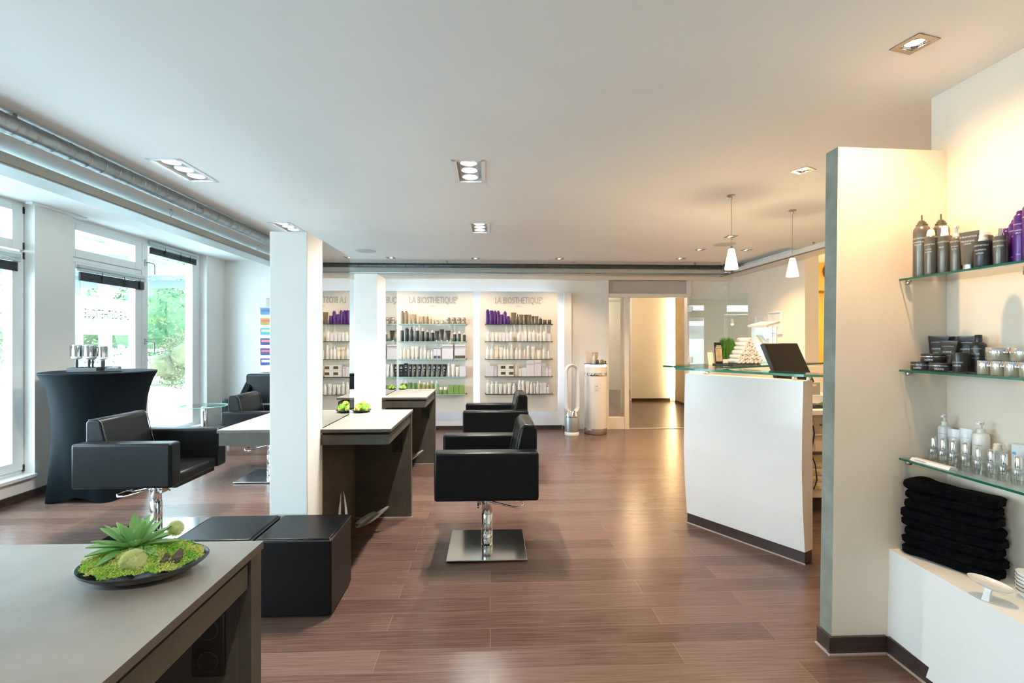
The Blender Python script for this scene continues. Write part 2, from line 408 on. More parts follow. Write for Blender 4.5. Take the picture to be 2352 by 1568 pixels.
# ------------------------------------------------------------------ windows
def pane(parent, y0, y1, z0, z1, x=-3.958):
    p = MB(); p.box(x - .006, x, y0, y1, z0, z1); return part('pane', p, GLASS, parent)
FX0, FX1 = -3.995, -3.925
w1 = sgroup('window_1')
m = MB()
m.box(FX0, FX1, 4.74, 6.945, 2.405, 2.47, .003); m.box(FX0, FX1, 4.74, 6.945, .195, .238, .003)
m.box(FX0, FX1 + .012, 5.812, 5.905, .236, 2.41, .005); m.box(FX0, FX1, 6.785, 6.945, .236, 2.41, .004); m.box(FX0, FX1, 4.74, 4.80, .236, 2.41)
m.box(FX0, FX1, 4.80, 5.812, 2.055, 2.095, .003)
part('frame', m, WINW, w1)
def sash(parent, y0, y1, z0, z1, s=.105):
    q = MB(); X1 = FX1 + .01
    q.box(FX0 + .005, X1, y0, y0 + s, z0, z1, .004); q.box(FX0 + .005, X1, y1 - s, y1, z0, z1, .004)
    q.box(FX0 + .005, X1, y0 + s, y1 - s, z0, z0 + s * .75, .004); q.box(FX0 + .005, X1, y0 + s, y1 - s, z1 - s * .6, z1, .004)
    part('sash', q, WINW, parent)
    return pane(parent, y0 + s - .005, y1 - s + .005, z0 + s * .75 - .005, z1 - s * .6 + .005)
sash(w1, 4.80, 5.81, 2.098, 2.42)
p1 = sash(w1, 4.80, 5.81, .24, 2.053)
pane(w1, 5.90, 6.79, .235, 2.41)
# frosted band with the mirrored shop lettering, read from outside
m = MB(); m.box(-3.970, -3.9645, 4.90, 5.708, 1.37, 1.745); dec = part('frosted_film', m, FROST, p1, 'white frosted film band')
m = MB(); Mx = T3(-3.957, 5.365, 1.535) @ Matrix(((0, 0, 1, 0), (-1, 0, 0, 0), (0, 1, 0, 0), (0, 0, 0, 1)))
put_text(m, 'LA BIOSTHETIQUE', .128, Mx, xs=.585)
Mx = T3(-3.957, 5.42, 1.49) @ Matrix(((0, 0, 1, 0), (-1, 0, 0, 0), (0, 1, 0, 0), (0, 0, 0, 1)))
put_text(m, 'P A R I S', .03, Mx, xs=.7)
part('lettering', m, INKD, dec, 'mirrored dark grey lettering')
def handle(parent, y, z):
    h = MB(); X = -3.913
    h.box(X, X + .008, y - .014, y + .014, z - .035, z + .035, .004)
    h.tube([(X, y, z), (X + .03, y, z), (X + .042, y + .012, z), (X + .045, y + .07, z - .003), (X + .045, y + .085, z - .02), (X + .045, y + .088, z - .125)], .0075)
    part('handle', h, NICKEL, parent)
handle(w1, 5.862, 2.195); handle(w1, 5.858, 1.30)
def side_window(name, ya, yb, pairs):
    w = sgroup(name); q = MB()
    q.box(FX0, FX1, ya, yb, 2.43, 2.47, .003); q.box(FX0, FX1, ya, yb, .195, .225, .003); q.box(FX0, FX1, ya, ya + .06, .225, 2.43)
    q.box(FX0, FX1 - .01, yb - .02, yb, .225, 2.43)
    for y in pairs[1:]: q.box(FX0, FX1, y - .03, y + .03, .225, 2.43, .003)
    part('frame', q, WINW, w)
    e = list(pairs) + [yb]
    for k in range(len(pairs)):
        y0 = e[k] + (.06 if k == 0 else .03); y1 = e[k + 1] - (.005 if k == len(pairs) - 1 else .03)
        sash(w, y0, y1, 2.065, 2.44, .1); sash(w, y0, y1, .225, 2.05, .1)
    return w
w2 = side_window('window_2', 1.40, 4.385, [1.40, 2.90])
for z in (2.40, 2.10, 2.02, .24):
    q = MB(); q.cyl((-3.918, 4.378, z - .028), .009, .056, 12); part('hinge', q, BLACKP, w2)
side_window('window_fill', -2.7, 1.0, [-2.7, -.85])  # unseen window behind the camera, added to let in fill daylight

def blind(y0, y1, zt, label, slats, cords):
    t = thing('venetian_blind', label, 'blind', (-3.905, (y0 + y1) / 2, zt), 0, 'raised venetian blinds on the windows')
    L = (y1 - y0) / 2
    h = MB(); h.box(-.014, .014, -L, L, 0, .032, .003); h.box(-.012, .016, -L, L, -.03, -.004, .003); part('head_rail', h, BLINDH, t)
    s_ = MB()
    for i in range(slats):
        z = -.036 - i * .0052; dx = .002 * sin(i * 2.3)
        s_.box(-.012 + dx, .013 + dx, -L + .02, L - .025, z - .0036, z)
    part('slat', s_, BLIND, t)['kind'] = 'stuff'
    s_ = MB(); zb = -.036 - slats * .0052; s_.box(-.012, .013, -L + .02, L - .025, zb - .012, zb, .002); part('bottom_rail', s_, BLIND, t)
    for y in cords:
        c = MB(); c.tube([(.016, y, -.01), (.018, y, zb - .012)], .0035, 6); c.sphere((.016, y, (zb) * .55), .014, 1, (1, 1.2, 1.2)); part('cord_bundle', c, BLIND, t)
blind(4.92, 5.84, 2.0, 'dark venetian blind pulled up above the lettered window pane', 14, (-.18, .12, .36))
blind(5.91, 6.84, 2.42, 'dark venetian blind pulled up at the top of the tall plain pane', 12, (-.2, .1, .3))
blind(3.02, 4.33, 1.99, 'dark venetian blind at the cropped window on the far left edge', 12, (-.4, 0, .4))

# ------------------------------------------------------------------ door in the back wall
d = sgroup('door_1')
m = MB()
m.box(1.695, 1.752, 7.33, 7.45, 0, 2.25, .004); m.box(2.93, 2.99, 7.33, 7.45, 0, 2.25, .004); m.box(1.752, 2.93, 7.33, 7.45, 2.205, 2.25, .004)
m.box(1.752, 2.93, 7.34, 7.45, 1.958, 2.012, .003); m.box(1.99, 2.058, 7.34, 7.45, 0, 1.958, .003); m.box(1.752, 1.99, 7.35, 7.45, 0, .175, .003)
part('frame', m, DOORP, d)
m = MB(); m.box(1.752, 2.93, 7.37, 7.40, 2.012, 2.205); part('transom_panel', m, GREYP, d)
m = MB(); m.box(1.75, 1.992, 7.39, 7.396, .17, 1.96); part('sidelight_pane', m, GLASS, d)
m = MB(); m.box(2.058, 2.93, 7.36, 7.42, 0, .006, .002); part('threshold', m, NICKEL, d)
m = MB()
LV = Vector((3.52, 6.70)) - Vector((2.955, 7.325)); la = math.atan2(LV.y, LV.x)
Ml = T3(2.955, 7.325, 0) @ RZ(la)
m.box(0, LV.length, -.005, .005, .02, 1.968, M=Ml)
lf = part('glass_leaf', m, [glass_mat('door_leaf_glass', (.965, .99, .97), .15)], d)
for z in (1.78, 1.03, .30):
    q = MB(); q.box(-.02, .055, -.014, .014, z - .045, z + .045, .006, M=Ml); part('hinge', q, WHITEP, lf)
m = MB()
for z in (1.7, .98, .30): m.box(2.06, 2.075, 7.50, 7.515, z - .06, z + .06)
part('strike_plate', m, BLACKP, d)
# motion sensor in the corner
m = MB(); m.box(-.03, .03, -.04, 0, -.035, .045, .008); m.box(-.014, .014, -.045, -.038, -.02, .02, .004)
solo('motion_sensor', m, WHITEP, 'small white sensor box high on the wall in the back corner', 'sensor', (3.545, 7.40, 2.10))

# white slim panel standing proud of the back wall, right of the displays
m = MB(); m.box(-.055, .055, -.09, 0, .06, 2.02, .004); m.mi = 1; m.box(-.07, .05, -.10, 0, 0, .06)
solo('wall_pilaster', m, [WHITEG, BASEB], 'slim white upright panel between the right display and the air purifier', 'panel', (1.14, 7.40, 0))

# ------------------------------------------------------------------ outside the windows
m = MB(); m.box(-60, -4.05, -20, 60, -.12, -.06); struct('ground', m, mat('pale_paving', (.74, .73, .70), .8, noise=.08, nscale=.8))
m = MB(); m.box(-16, -9.8, 15.9, 17.6, -.06, -.03)
solo('lawn', m, mat('sunlit_lawn', (.12, .18, .07), .9, noise=.4, nscale=3), 'strip of green lawn beyond the paving outside', 'lawn')['kind'] = 'stuff'
STEELW = mat('pale_blue_steel_paint', (.20, .25, .28), .5, noise=.05)
# carport canopy
t = thing('carport', 'pale steel carport with roof beams outside the windows', 'carport', (-7.2, 9, -.06))
for x, y, w in ((1.0, -.65, .13), (.85, 1.85, .11), (-3.4, -.2, .12), (-3.4, 4.4, .12)):
    q = MB(); q.box(x - w / 2, x + w / 2, y - w / 2, y + w / 2, 0, 2.96, .01); part('post', q, STEELW, t)
for i, y in enumerate((-2.6, -.65, 1.85, 4.4)):
    q = MB(); q.box(-4.2, 1.6, y - .05, y + .05, 2.75, 2.95); part('beam', q, STEELW, t)
for x in (-3.4, -1.4, 1.0):
    q = MB(); q.box(x - .05, x + .05, -3, 5, 2.95, 3.08); part('purlin', q, STEELW, t)
q = MB(); q.box(-4.3, .2, -3, 5.2, 3.08, 3.11); part('roof_sheet', q, STEELW, t)
# white rail fence
t = thing('fence', 'white horizontal rail fence in front of the trees outside', 'fence', (-10.5, 18.0, -.06))
for z in (.30, .55, .80, 1.05):
    q = MB(); q.box(-5, 4, -.02, .02, z - .05, z + .05); part('rail', q, WHITEP, t)
for x in range(-5, 5, 2):
    q = MB(); q.box(x - .04, x + .04, .02, .08, 0, 1.15); part('post', q, WHITEP, t)
FOL = [mat('tree_leaves_a', (.085, .155, .055), .8, col2=(.035, .085, .03), nscale=3), mat('tree_leaves_b', (.17, .20, .10), .8, col2=(.08, .13, .05), nscale=3),
       mat('shrub_leaves', (.20, .165, .085), .8, col2=(.11, .14, .05), nscale=7)]
def crown(mb, c, R, n, leaf, seed, rz=1.):
    rd = random.Random(seed)
    for _ in range(n):
        v = Vector((rd.gauss(0, 1), rd.gauss(0, 1), rd.gauss(0, 1))).normalized() * R * (rd.random() ** .33)
        p = Vector(c) + Vector((v.x, v.y, v.z * rz)); u = Vector((rd.gauss(0, 1), rd.gauss(0, 1), rd.gauss(0, 1))).normalized(); w = u.orthogonal()
        a, b = u * leaf * rd.uniform(.6, 1.2), w.normalized() * leaf * .5
        mb.quad(p - a, p + b, p + a, p - b)
def tree(name, label, cat, x, y, R, zc, f, n, leaf, seed, trunk=True, rz=1.1):
    t = thing(name, label, cat, (x, y, -.06))
    q = MB(); crown(q, (0, 0, zc), R, n, leaf, seed, rz)
    q2 = random.Random(seed + 1)
    for _ in range(7):
        v = Vector((q2.uniform(-1, 1), q2.uniform(-1, 1), q2.uniform(-.8, .8))) * R * .5
        q.sphere((v.x, v.y, zc + v.z), R * .5, 2, (1, 1, 1), .12)
    part('crown', q, f, t)
    if trunk:
        q = MB(); q.tube([(0, 0, 0), (.05, .02, zc * .5), (0, 0, zc)], [R * .09, R * .07, R * .04], 8); part('trunk', q, BARK, t)
tree('tree', 'broad green tree filling the tall plain pane', 'tree', -12.4, 21.3, 2.5, 2.6, FOL[0], 9000, .075, 3)
tree('tree', 'yellowish tree left of the outside post in the lettered window', 'tree', -17.6, 21.5, 2.3, 2.2, FOL[1], 7000, .075, 5)
tree('tree', 'green tree at the right edge of the tall plain pane', 'tree', -9.6, 26.5, 2.5, 3.0, FOL[0], 6000, .085, 8)
tree('tree', 'distant green tree seen past the left of the lettered window', 'tree', -24.5, 24.0, 2.8, 2.4, FOL[1], 5000, .1, 9)
tree('shrub', 'rounded pinkish flowering shrub before the fence outside', 'shrub', -8.95, 15.0, .75, .78, FOL[2], 4000, .035, 11, False, 1.2)

# ================================================================== OVERHEAD: rails, ducts, lamps
def hook(parent, x, y):
    h = MB(); h.cyl((x, y, ZC - .008), .012, .008, 10)
    h.tube([(x + .009 * sin(a), y, 2.33 + .02 * cos(a)) for a in [2 * PI * k / 14 for k in range(14)]], .0028, 6, closed=True)
    h.tube([(x, y, 2.312), (x, y, 2.298)], .003, 6)
    part('hook', h, NICKEL, parent)
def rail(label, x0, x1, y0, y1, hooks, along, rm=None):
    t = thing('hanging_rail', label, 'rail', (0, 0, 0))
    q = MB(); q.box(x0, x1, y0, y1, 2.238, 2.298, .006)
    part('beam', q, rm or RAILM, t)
    q = MB()
    if along == 'y':
        xe = x1 - .005 if x1 < 0 else x0 + .005
        q.tube([(xe, y0, 2.235), (xe, y1, 2.235)], .008, 8)
    else: q.tube([(x0, y0 + .005, 2.235), (x1, y0 + .005, 2.235)], .008, 8)
    part('curtain_pole', q, NICKEL, t)
    for x, y in hooks: hook(t, x, y)
rail('long grey hanging rail under the duct along the windows', -2.76, -2.55, -4.2, 7.1, [(-2.565, y) for y in (1.1, 2.72, 4.14, 5.64)], 'y')
rail('grey hanging rail across the back above the wall displays', -2.54, 3.31, 6.84, 7.1, [(x, 6.9) for x in (-.6, 1.45, 3.2)], 'x')
rail('pale hanging rail, lamp light in its colour, over the reception along the right wall', 3.32, 3.575, 2.4, 7.1, [(3.45, y) for y in (3.4, 5.2, 6.7)], 'y', mat('lamp_lit_rail_paint', (.68, .66, .62), .45, noise=.04))  # warm lamp light is put into this rail's lighter colour
def duct(label, a, b, r, step, strap, dm=None):
    t = thing('duct', label, 'duct', (0, 0, 0)); a, b = Vector(a), Vector(b); L = (b - a).length; n = int(L / step)
    q = MB(); q.tube([a, b], r, 20)
    for i in range(n):
        p = a + (b - a) * ((i + .5) / n); dd = (b - a).normalized() * .004
        q.tube([p - dd, p, p + dd], [r + .0002, r + .0016, r + .0002], 20)
    part('pipe', q, dm or GALV, t)
    for k in strap:
        q = MB(); p = a + (b - a) * k; q.box(p.x - .012, p.x + .012, p.y - .012, p.y + .012, p.z, ZC); part('hanger', q, NICKEL, t)
duct('galvanised spiral ventilation duct along the windows under the ceiling', (-2.27, -4.2, 2.292), (-2.20, 6.5, 2.31), .045, .105, (.1, .3, .62, .9))
duct('thin dark duct under the ceiling in front of the back wall', (-2.15, 6.62, 2.298), (3.12, 6.62, 2.298), .03, .12, (.3, .62, .93), mat('dark_grey_duct', (.085, .10, .10), .45, .6, col2=(.06, .07, .07), nscale=20))
q = MB(); q.box(-.04, .04, -.04, .04, 2.25, ZC, .006); q.mi = 1; q.cyl((0, 0, 2.235), .05, .015, 16)
solo('corner_bracket', q, [NICKEL, CHROME], 'dark bracket at the back corner where the hanging rails meet', 'bracket', (3.24, 6.72, 0))

def spot(x, y, z, power, col, size=.03, angle=110, blend=.7, tilt=(0, 0)):
    l = bpy.data.lights.new('spot', 'SPOT'); l.energy = power; l.color = col; l.shadow_soft_size = size
    l.spot_size = math.radians(angle); l.spot_blend = blend
    o = bpy.data.objects.new('spot', l); C.objects.link(o); o.location = (x, y, z); o.rotation_euler = (tilt[0], tilt[1], 0); return o
NEUT, WARM = (1, .95, .87), (1, .64, .33)
E_TRI, E_SNG, E_PEND = 52, 54, 14
labels = ['triple ceiling spotlight above the nearest black chair', 'triple ceiling spotlight near the duct at the left',
          'smaller looking triple ceiling spotlight farther back in the middle', 'triple ceiling spotlight behind the top of the nearer white column',
          'added unseen triple ceiling spotlight behind the photographer', 'added unseen triple ceiling spotlight near the windows behind the photographer']
def build_triple():
    t = thing('ceiling_spotlight', labels[0], 'light', (0, 0, ZC), 0, 'triple recessed ceiling spotlights')
    q = MB()
    for s_ in (-1, 1):
        q.box(s_ * .086 - .012, s_ * .086 + .012, -.212, .212, -.004, .002); q.box(-.098, .098, s_ * .2 - .012, s_ * .2 + .012, -.004, .002)
    part('trim_frame', q, WHITEP, t)
    q = MB()
    q.box(-.078, -.074, -.2, .2, 0, .09); q.box(.074, .078, -.2, .2, 0, .09); q.box(-.074, .074, -.204, -.2, 0, .09); q.box(-.074, .074, .2, .204, 0, .09)
    q.box(-.078, .078, -.204, .204, .09, .095); q.box(-.074, .074, -.2, .2, .045, .05)
    part('housing', q, WHITEP, t)
    for k in (-1, 0, 1):
        q = MB(); q.lathe([(.054, .046), (.056, .012), (.050, .008), (.044, .012), (.04, .03)], (0, k * .128, 0), 24); lp = part('lamp', q, WHITEP, t)
        q = MB(); q.lathe([(.044, .022), (.03, .016), (0, .014)], (0, k * .128, 0), 20); part('lens', q, LAMPW, lp)
    return t
tri = build_triple()
for i, (x, y) in enumerate(TRIPLES):
    o = tri if i == 0 else copy_tree(tri)
    o.location = (x, y, ZC); o['label'] = labels[i]
    for k, tl in ((-1, .18), (0, 0), (1, -.18)): spot(x, y + k * .128, ZC - .004, E_TRI * (1.0 if i < 4 else .75), NEUT, .018, 105, .6, (tl, (.25 if k == 0 else 0)))
slab = ['ceiling spot in the row before the displays, leftmost of that row', 'ceiling spot in front of the left display', 'ceiling spot in front of the right display',
        'small ceiling spot before the corridor door', 'small ceiling spot left of the nearer pendant shade', 'small ceiling spot beside the cord of the nearer pendant',
        'small ceiling spot right of the nearer pendant shade', 'bright flaring ceiling spot beside the concrete partition edge', 'square metal ceiling spot above the product niche']
def build_single():
    t = thing('ceiling_spot', slab[0], 'light', (0, 0, ZC), 0, 'single recessed ceiling spots')
    q = MB()
    for s_ in (-1, 1):
        q.box(s_ * .042 - .01, s_ * .042 + .01, -.052, .052, -.003, .002); q.box(-.052, .052, s_ * .042 - .01, s_ * .042 + .01, -.003, .002)
    q.box(-.036, -.034, -.034, .034, 0, .04); q.box(.034, .036, -.034, .034, 0, .04); q.box(-.036, .036, -.036, -.034, 0, .04); q.box(-.036, .036, .034, .036, 0, .04)
    q.box(-.036, .036, -.036, .036, .04, .044)
    part('trim_frame', q, NICKEL, t)
    q = MB(); q.lathe([(.034, .004), (.031, -.001), (.028, .003), (.025, .012)], n=20); r_ = part('lamp_ring', q, CHROME, t)
    q = MB(); q.lathe([(.0275, .006), (.015, .003), (0, .002)], n=20); part('lens', q, LAMPY, r_)
    return t
sg = build_single()
for i, (x, y, a) in enumerate(SINGLES):
    o = sg if i == 0 else copy_tree(sg)
    o.location = (x, y, ZC); o.rotation_euler = (0, 0, a); o['label'] = slab[i]
    e = E_SNG * (.50 if i < 3 else .6 if i == 3 else .62 if i == 8 else 1.15)
    spot(x, y, ZC - .006, e, WARM if i > 2 else (1, .76, .50), .02, 118 if i < 4 else 150 if i == 8 else 115, .45 if i < 3 else 1. if i == 8 else .8, (.22, 0) if i < 3 else (0, 0))
# pendants
def build_pendant():
    t = thing('pendant_lamp', '', 'pendant lamp', (0, 0, ZC), 0, 'white glass pendant lamps over reception')
    q = MB(); q.lathe([(0, 0), (.028, 0), (.03, -.006), (.008, -.014), (.006, -.03), (0, -.03)], n=16); part('canopy', q, NICKEL, t)
    q = MB(); q.tube([(0, 0, -.02), (0, 0, -.375)], .0022, 6); part('cord', q, NICKEL, t)
    q = MB(); q.lathe([(.004, -.365), (.010, -.375), (.017, -.395), (0, -.396)], n=14); part('cap', q, NICKEL, t)
    q = MB(); q.lathe([(.014, -.385), (.021, -.392), (.030, -.44), (.042, -.50), (.047, -.535), (.044, -.536), (.038, -.50), (.026, -.44), (.012, -.395)], n=24); part('lamp_shade', q, SHADEE, t)
    q = MB(); q.sphere((0, 0, -.495), .02, 2); part('bulb', q, LAMPY, t)
    return t
pd = build_pendant(); pd.location = (1.751, 3.566, ZC); pd['label'] = 'left and nearer of the two white glass pendant lamps'
o = copy_tree(pd); o.location = (2.442, 3.947, ZC); o['label'] = 'right pendant lamp, nearer the concrete partition edge'
for x, y in ((1.751, 3.566), (2.442, 3.947)):
    l = bpy.data.lights.new('pendant', 'POINT'); l.energy = E_PEND; l.color = (1, .74, .44); l.shadow_soft_size = .04
    ob = bpy.data.objects.new('pendant', l); C.objects.link(ob); ob.location = (x, y, ZC - .56)
for i, (x, y, lb) in enumerate(((-1.456, 5.93, 'round flush ceiling speaker above the farther white column'), (2.55, 5.35, 'round flush ceiling speaker behind the nearer pendant shade'))):
    q = MB(); q.lathe([(0, -.006), (.10, -.006), (.115, -.004), (.12, 0), (0, 0)], n=36)
    solo('ceiling_speaker', q, mat('speaker_grille_%d' % i, (.60, .61, .60), .7, noise=.1, nscale=90), lb, 'speaker', (x, y, ZC), 0, 'ceiling speakers')

# ================================================================== STYLING STATIONS
def station(Yf, Yn, cf, ms, me, label):
    """desk from Yn to Yf with a white wall panel (cf..me) and mirrors both sides"""
    t = thing('styling_station', label, 'styling station', (-1.08, Yf, 0), 0, 'grey styling stations with mirrors')
    n, c0, m0, m1 = Yn - Yf, cf - Yf, ms - Yf, me - Yf
    X0, X1 = -.492, .50
    q = MB(); q.box(-.105, .095, c0, m0, 0, 1.892, .004); wp = part('wall_panel', q, WHITE, t, 'white upright panel')
    q = MB(); q.box(-.09, .08, m0, m1, 0, 1.892); part('mirror_backing', q, SLABE, t)
    for sx, x in ((1, .08), (-1, -.09)):
        q = MB(); q.box(min(x, x + sx * .014), max(x, x + sx * .014), m0 + .008, m1, .793, 1.895, .001); part('mirror', q, MIRROR, t)
    q = MB(); q.prism([(X0, n), (-.106, n), (-.106, m1 + .001), (.096, m1 + .001), (.096, n), (X1, n), (X1, 0), (X0, 0)], .771, .79, side_mi=1, bev=.0012)
    part('desk_top', q, [STONE, SLABE], t)
    q = MB(); q.prism([(X0 + .008, n + .008), (-.106, n + .008), (-.106, n + .03), (X0 + .03, n + .03), (X0 + .03, -.06), (X0 + .008, -.06)], .698, .770); part('apron', q, STONED, t)
    q = MB(); q.prism([(.096, n + .008), (X1 - .012, n + .008), (X1 - .012, -.06), (X1 - .034, -.06), (X1 - .034, n + .03), (.096, n + .03)], .698, .755); part('apron', q, STONED, t)
    q = MB(); q.box(X0 + .03, X1 - .034, -.055, -.02, 0, .771); q.box(X1 - .034, X1 - .006, -.055, 0, 0, .771, .001); q.box(X0 + .006, X0 + .034, -.055, 0, 0, .771, .001)
    part('leg_panel', q, STONED, t)
    q = MB(); q.box(-.096, .088, m0 + .003, -.055, 0, .768); part('pedestal_panel', q, STONED, t)
    q = MB(); q.box(X0, X1 + .006, -.06, -.055, 0, .004); part('sealant_line', q, SEAL, t)
    for sx in (1, -1):
        xc = .395 * sx
        q = MB(); q.box(xc - .038, xc + .038, -.0635, -.055, .485, .64, .003); sk = part('socket', q, BLACKP, t)
        for z in (.523, .60):
            q = MB(); q.lathe([(.025, .009), (.023, .0095), (.021, .002), (0, .002)], n=20, M=T3(xc, -.0555, z) @ Matrix.Rotation(PI / 2, 4, 'X')); part('socket_well', q, GREYPL, sk)
        # pair of upright blade shaped foot rests on the pedestal and one folded down
        px = .088 if sx > 0 else -.096
        for k in (-1, 1):
            q = MB(); rings = []; yc = m0 + .27
            for j in range(17):
                u = j / 16; w = .034 * (1 - u ** 2.2) + .0015; z = .06 + .275 * u; yy = yc + .01 * k - .02 * (1 - u); xc_ = px + sx * .044
                x0, x1 = xc_ + k * .004, xc_ + k * (.004 + w)
                rings.append([(x0, yy, z), ((x0 + x1) / 2, yy - .007, z), (x1, yy, z), ((x0 + x1) / 2, yy + .003, z)])
            q.loft(rings); part('foot_rest', q, SATIN, t)
        for dz, ln in ((0, 1.), (.028, .55)):
            q = MB(); rings = []
            for j in range(17):
                u = j / 16; w = .016 * sin(PI * min(max(.06 + u * .92, .02), .985)) ** .8
                p = Vector((px + sx * (.10 + .20 * u * ln), m0 + .40 + .06 * u, .055 + dz + .12 * (u * ln) ** 1.25))
                rings.append([(p.x, p.y - w, p.z), (p.x - sx * .010, p.y, p.z + w * 1.1), (p.x, p.y + w, p.z), (p.x + sx * .006, p.y, p.z - w * .9)])
            q.loft(rings); part('folding_step', q, SATIN, t)
    return t
station(1.31, .45, .22, .46, .99, 'grey styling station in the foreground carrying the large moss dish')
station(3.79, 2.95, 2.745, 2.99, 3.56, 'grey styling station with the nearer tall white column and mirror')
station(5.42, 4.60, 4.42, 4.77, 5.33, 'grey styling station with the farther white column, before the left display')

# ================================================================== STYLING CHAIRS
def build_chair():
    """faces -X; origin at floor under the column"""
    t = thing('styling_chair', '', 'chair', (0, 0, 0), 0, 'black leather styling chairs')
    hx0, hx1, w = -.30, .30, .33
    for s_ in (-1, 1):
        y0, y1 = (w - .11, w) if s_ > 0 else (-w, -w + .11)
        q = MB(); q.box(hx0, hx1, y0, y1, .385, .665, .016, 3); a = part('armrest', q, LEATH, t)
        q = MB(); zt = .655
        q.tube([(hx0 + .004, y0 + .008, .40), (hx0 + .006, y0 + .008, zt), (hx1 - .01, y0 + .008, zt + .006)], .0026, 6)
        q.tube([(hx0 + .004, y1 - .008, .40), (hx0 + .006, y1 - .008, zt), (hx1 - .01, y1 - .008, zt + .006)], .0026, 6)
        part('piping', q, PIPING, a)
    q = MB(); q.box(hx0 + .012, hx1 - .02, -w + .11, w - .11, .385, .455, .02, 3); q.box(hx0 + .03, hx1 - .03, -w + .11, w - .11, .36, .385); part('seat', q, LEATH, t)
    q = MB(); poly = [(.30, .40), (.13, .40), (.13, .45), (.205, .785), (.225, .805), (.285, .80), (.30, .78)]
    q.prism([(x, z) for x, z in poly], -(w - .113), w - .113, M=Matrix(((1, 0, 0, 0), (0, 0, 1, 0), (0, 1, 0, 0), (0, 0, 0, 1))), bev=.014)
    b = part('backrest', q, LEATH, t)
    for y in (-(w - .118), w - .118): q = MB(); q.tube([(.128, y, .47), (.2, y, .78), (.226, y, .803), (.284, y, .799)], .003, 6); part('piping', q, PIPING, b)
    q = MB(); q.box(-.12, .12, -.12, .12, .345, .362); part('mounting_plate', q, GREYPL, t)
    q = MB(); q.cyl((0, 0, .012), .036, .20, 28); q.cyl((0, 0, .2), .033, .15, 28); q.cyl((0, 0, .012), .0365, .075, 28); part('column', q, CHROME, t)
    q = MB(); q.box(-.24, .24, -.24, .24, .006, .014, .002); bp = part('base_plate', q, STEEL, t)
    q = MB()
    for x in (-.2, .2):
        for y in (-.2, .2): q.cyl((x, y, 0), .012, .006, 10)
    part('foot', q, BLACKP, bp)
    q = MB(); q.tube([(.02, -.05, .30), (.15, -.06, .268), (.2, -.06, .262), (.225, -.04, .272), (.232, .04, .272), (.2, .075, .262), (.15, .075, .268), (.02, .04, .30)], .006, 8); part('pump_lever', q, CHROME, t)
    q = MB(); q.box(-.062, -.036, -.03, .03, .27, .325, .004); q.tube([(-.05, -.05, .295), (-.05, .05, .295)], .006, 8); q.tube([(-.055, -.035, .28), (-.055, -.06, .265)], .006, 8); part('lever_clamp', q, STEEL, t)
    return t
ch = build_chair()
CH = [(-.02, 3.19, 0, 'nearest black leather styling chair, on a square steel base in the middle of the floor'),
      (.05, 4.89, 0, 'second black styling chair behind the nearest one, before the right wall display'),
      (-2.285, 3.53, PI, 'black styling chair on the window side in front of the black draped table'),
      (-2.11, 4.92, PI, 'farther window-side styling chair, half hidden behind the white column')]
for i, (x, y, r, lb) in enumerate(CH):
    o = ch if i == 0 else copy_tree(ch)
    o.location = (x, y, 0); o.rotation_euler = (0, 0, r); o['label'] = lb

# cube stools
def build_cube():
    t = thing('cube_stool', '', 'stool', (0, 0, 0), 0, 'black leather cube stools')
    q = MB(); h = .178; bm = bmesh.new(); bmesh.ops.create_cube(bm, size=1); bmesh.ops.scale(bm, vec=(.358, .345, .358), verts=bm.verts)
    bmesh.ops.translate(bm, vec=(0, 0, .189), verts=bm.verts)
    bmesh.ops.bevel(bm, geom=bm.edges[:], offset=.010, segments=3, profile=.5, affect='EDGES'); q.merge(bm, 'axis'); part('body', q, LEATH, t)
    q = MB(); q.box(-.172, .172, -.166, .166, .360, .374, .007, 3); c_ = part('seat_cushion', q, LEATH, t)
    q = MB(); z = .362; e, f_ = .178, .171
    q.tube([(-e, -f_, z), (e, -f_, z), (e, f_, z), (-e, f_, z)], .0028, 6, closed=True); part('piping', q, PIPING, c_)
    q = MB()
    for x in (-.14, .14):
        for y in (-.13, .13): q.cyl((x, y, 0), .018, .012, 12)
    part('foot', q, BLACKP, t)
    return t
cs = build_cube(); cs.location = (-.926, 2.56, 0); cs['label'] = 'right black cube stool in front of the nearer white column'
o = copy_tree(cs); o.location = (-1.300, 2.560, 0); o['label'] = 'left black cube stool, mostly hidden behind the foreground desk'

# ================================================================== WAITING CORNER
# bar table with stretch cover
t = thing('bar_table', 'tall round bar table in a black stretch cover by the window', 'table', (-3.33, 4.43, 0))
q = MB(); q.lathe([(0, 1.03), (.395, 1.03), (.40, 1.038), (.397, 1.046), (.38, 1.049), (0, 1.049)], n=64); part('table_top', q, TEAL, t)
q = MB(); rings = []; N_ = 96
for j in range(41):
    u = j / 40; z = 1.032 * (1 - u) + .0 * u + .004 * u; ring = []
    core = .398 - .072 * (1 - math.exp(-u * 6.5)) - .012 * sin(PI * u)
    for i in range(N_):
        a = 2 * PI * i / N_; k = abs(((a - PI / 4) % (PI / 2)) - PI / 4) / (PI / 4)     # 1 at the four feet
        foot = .315 + .035 * u; side = core - .045 * u ** 1.3
        w = max(0, (k - .35) / .65); w = w * w * (3 - 2 * w); w *= u
        r = side * (1 - w) + foot * w
        zz = z + (1 - w) * .05 * max(0, u - .8) / .2 * (1 - k)
        ring.append((r * cos(a), r * sin(a), zz))
    rings.append(ring)
q.loft(rings, cap=False); part('stretch_cover', q, TEAL, t)
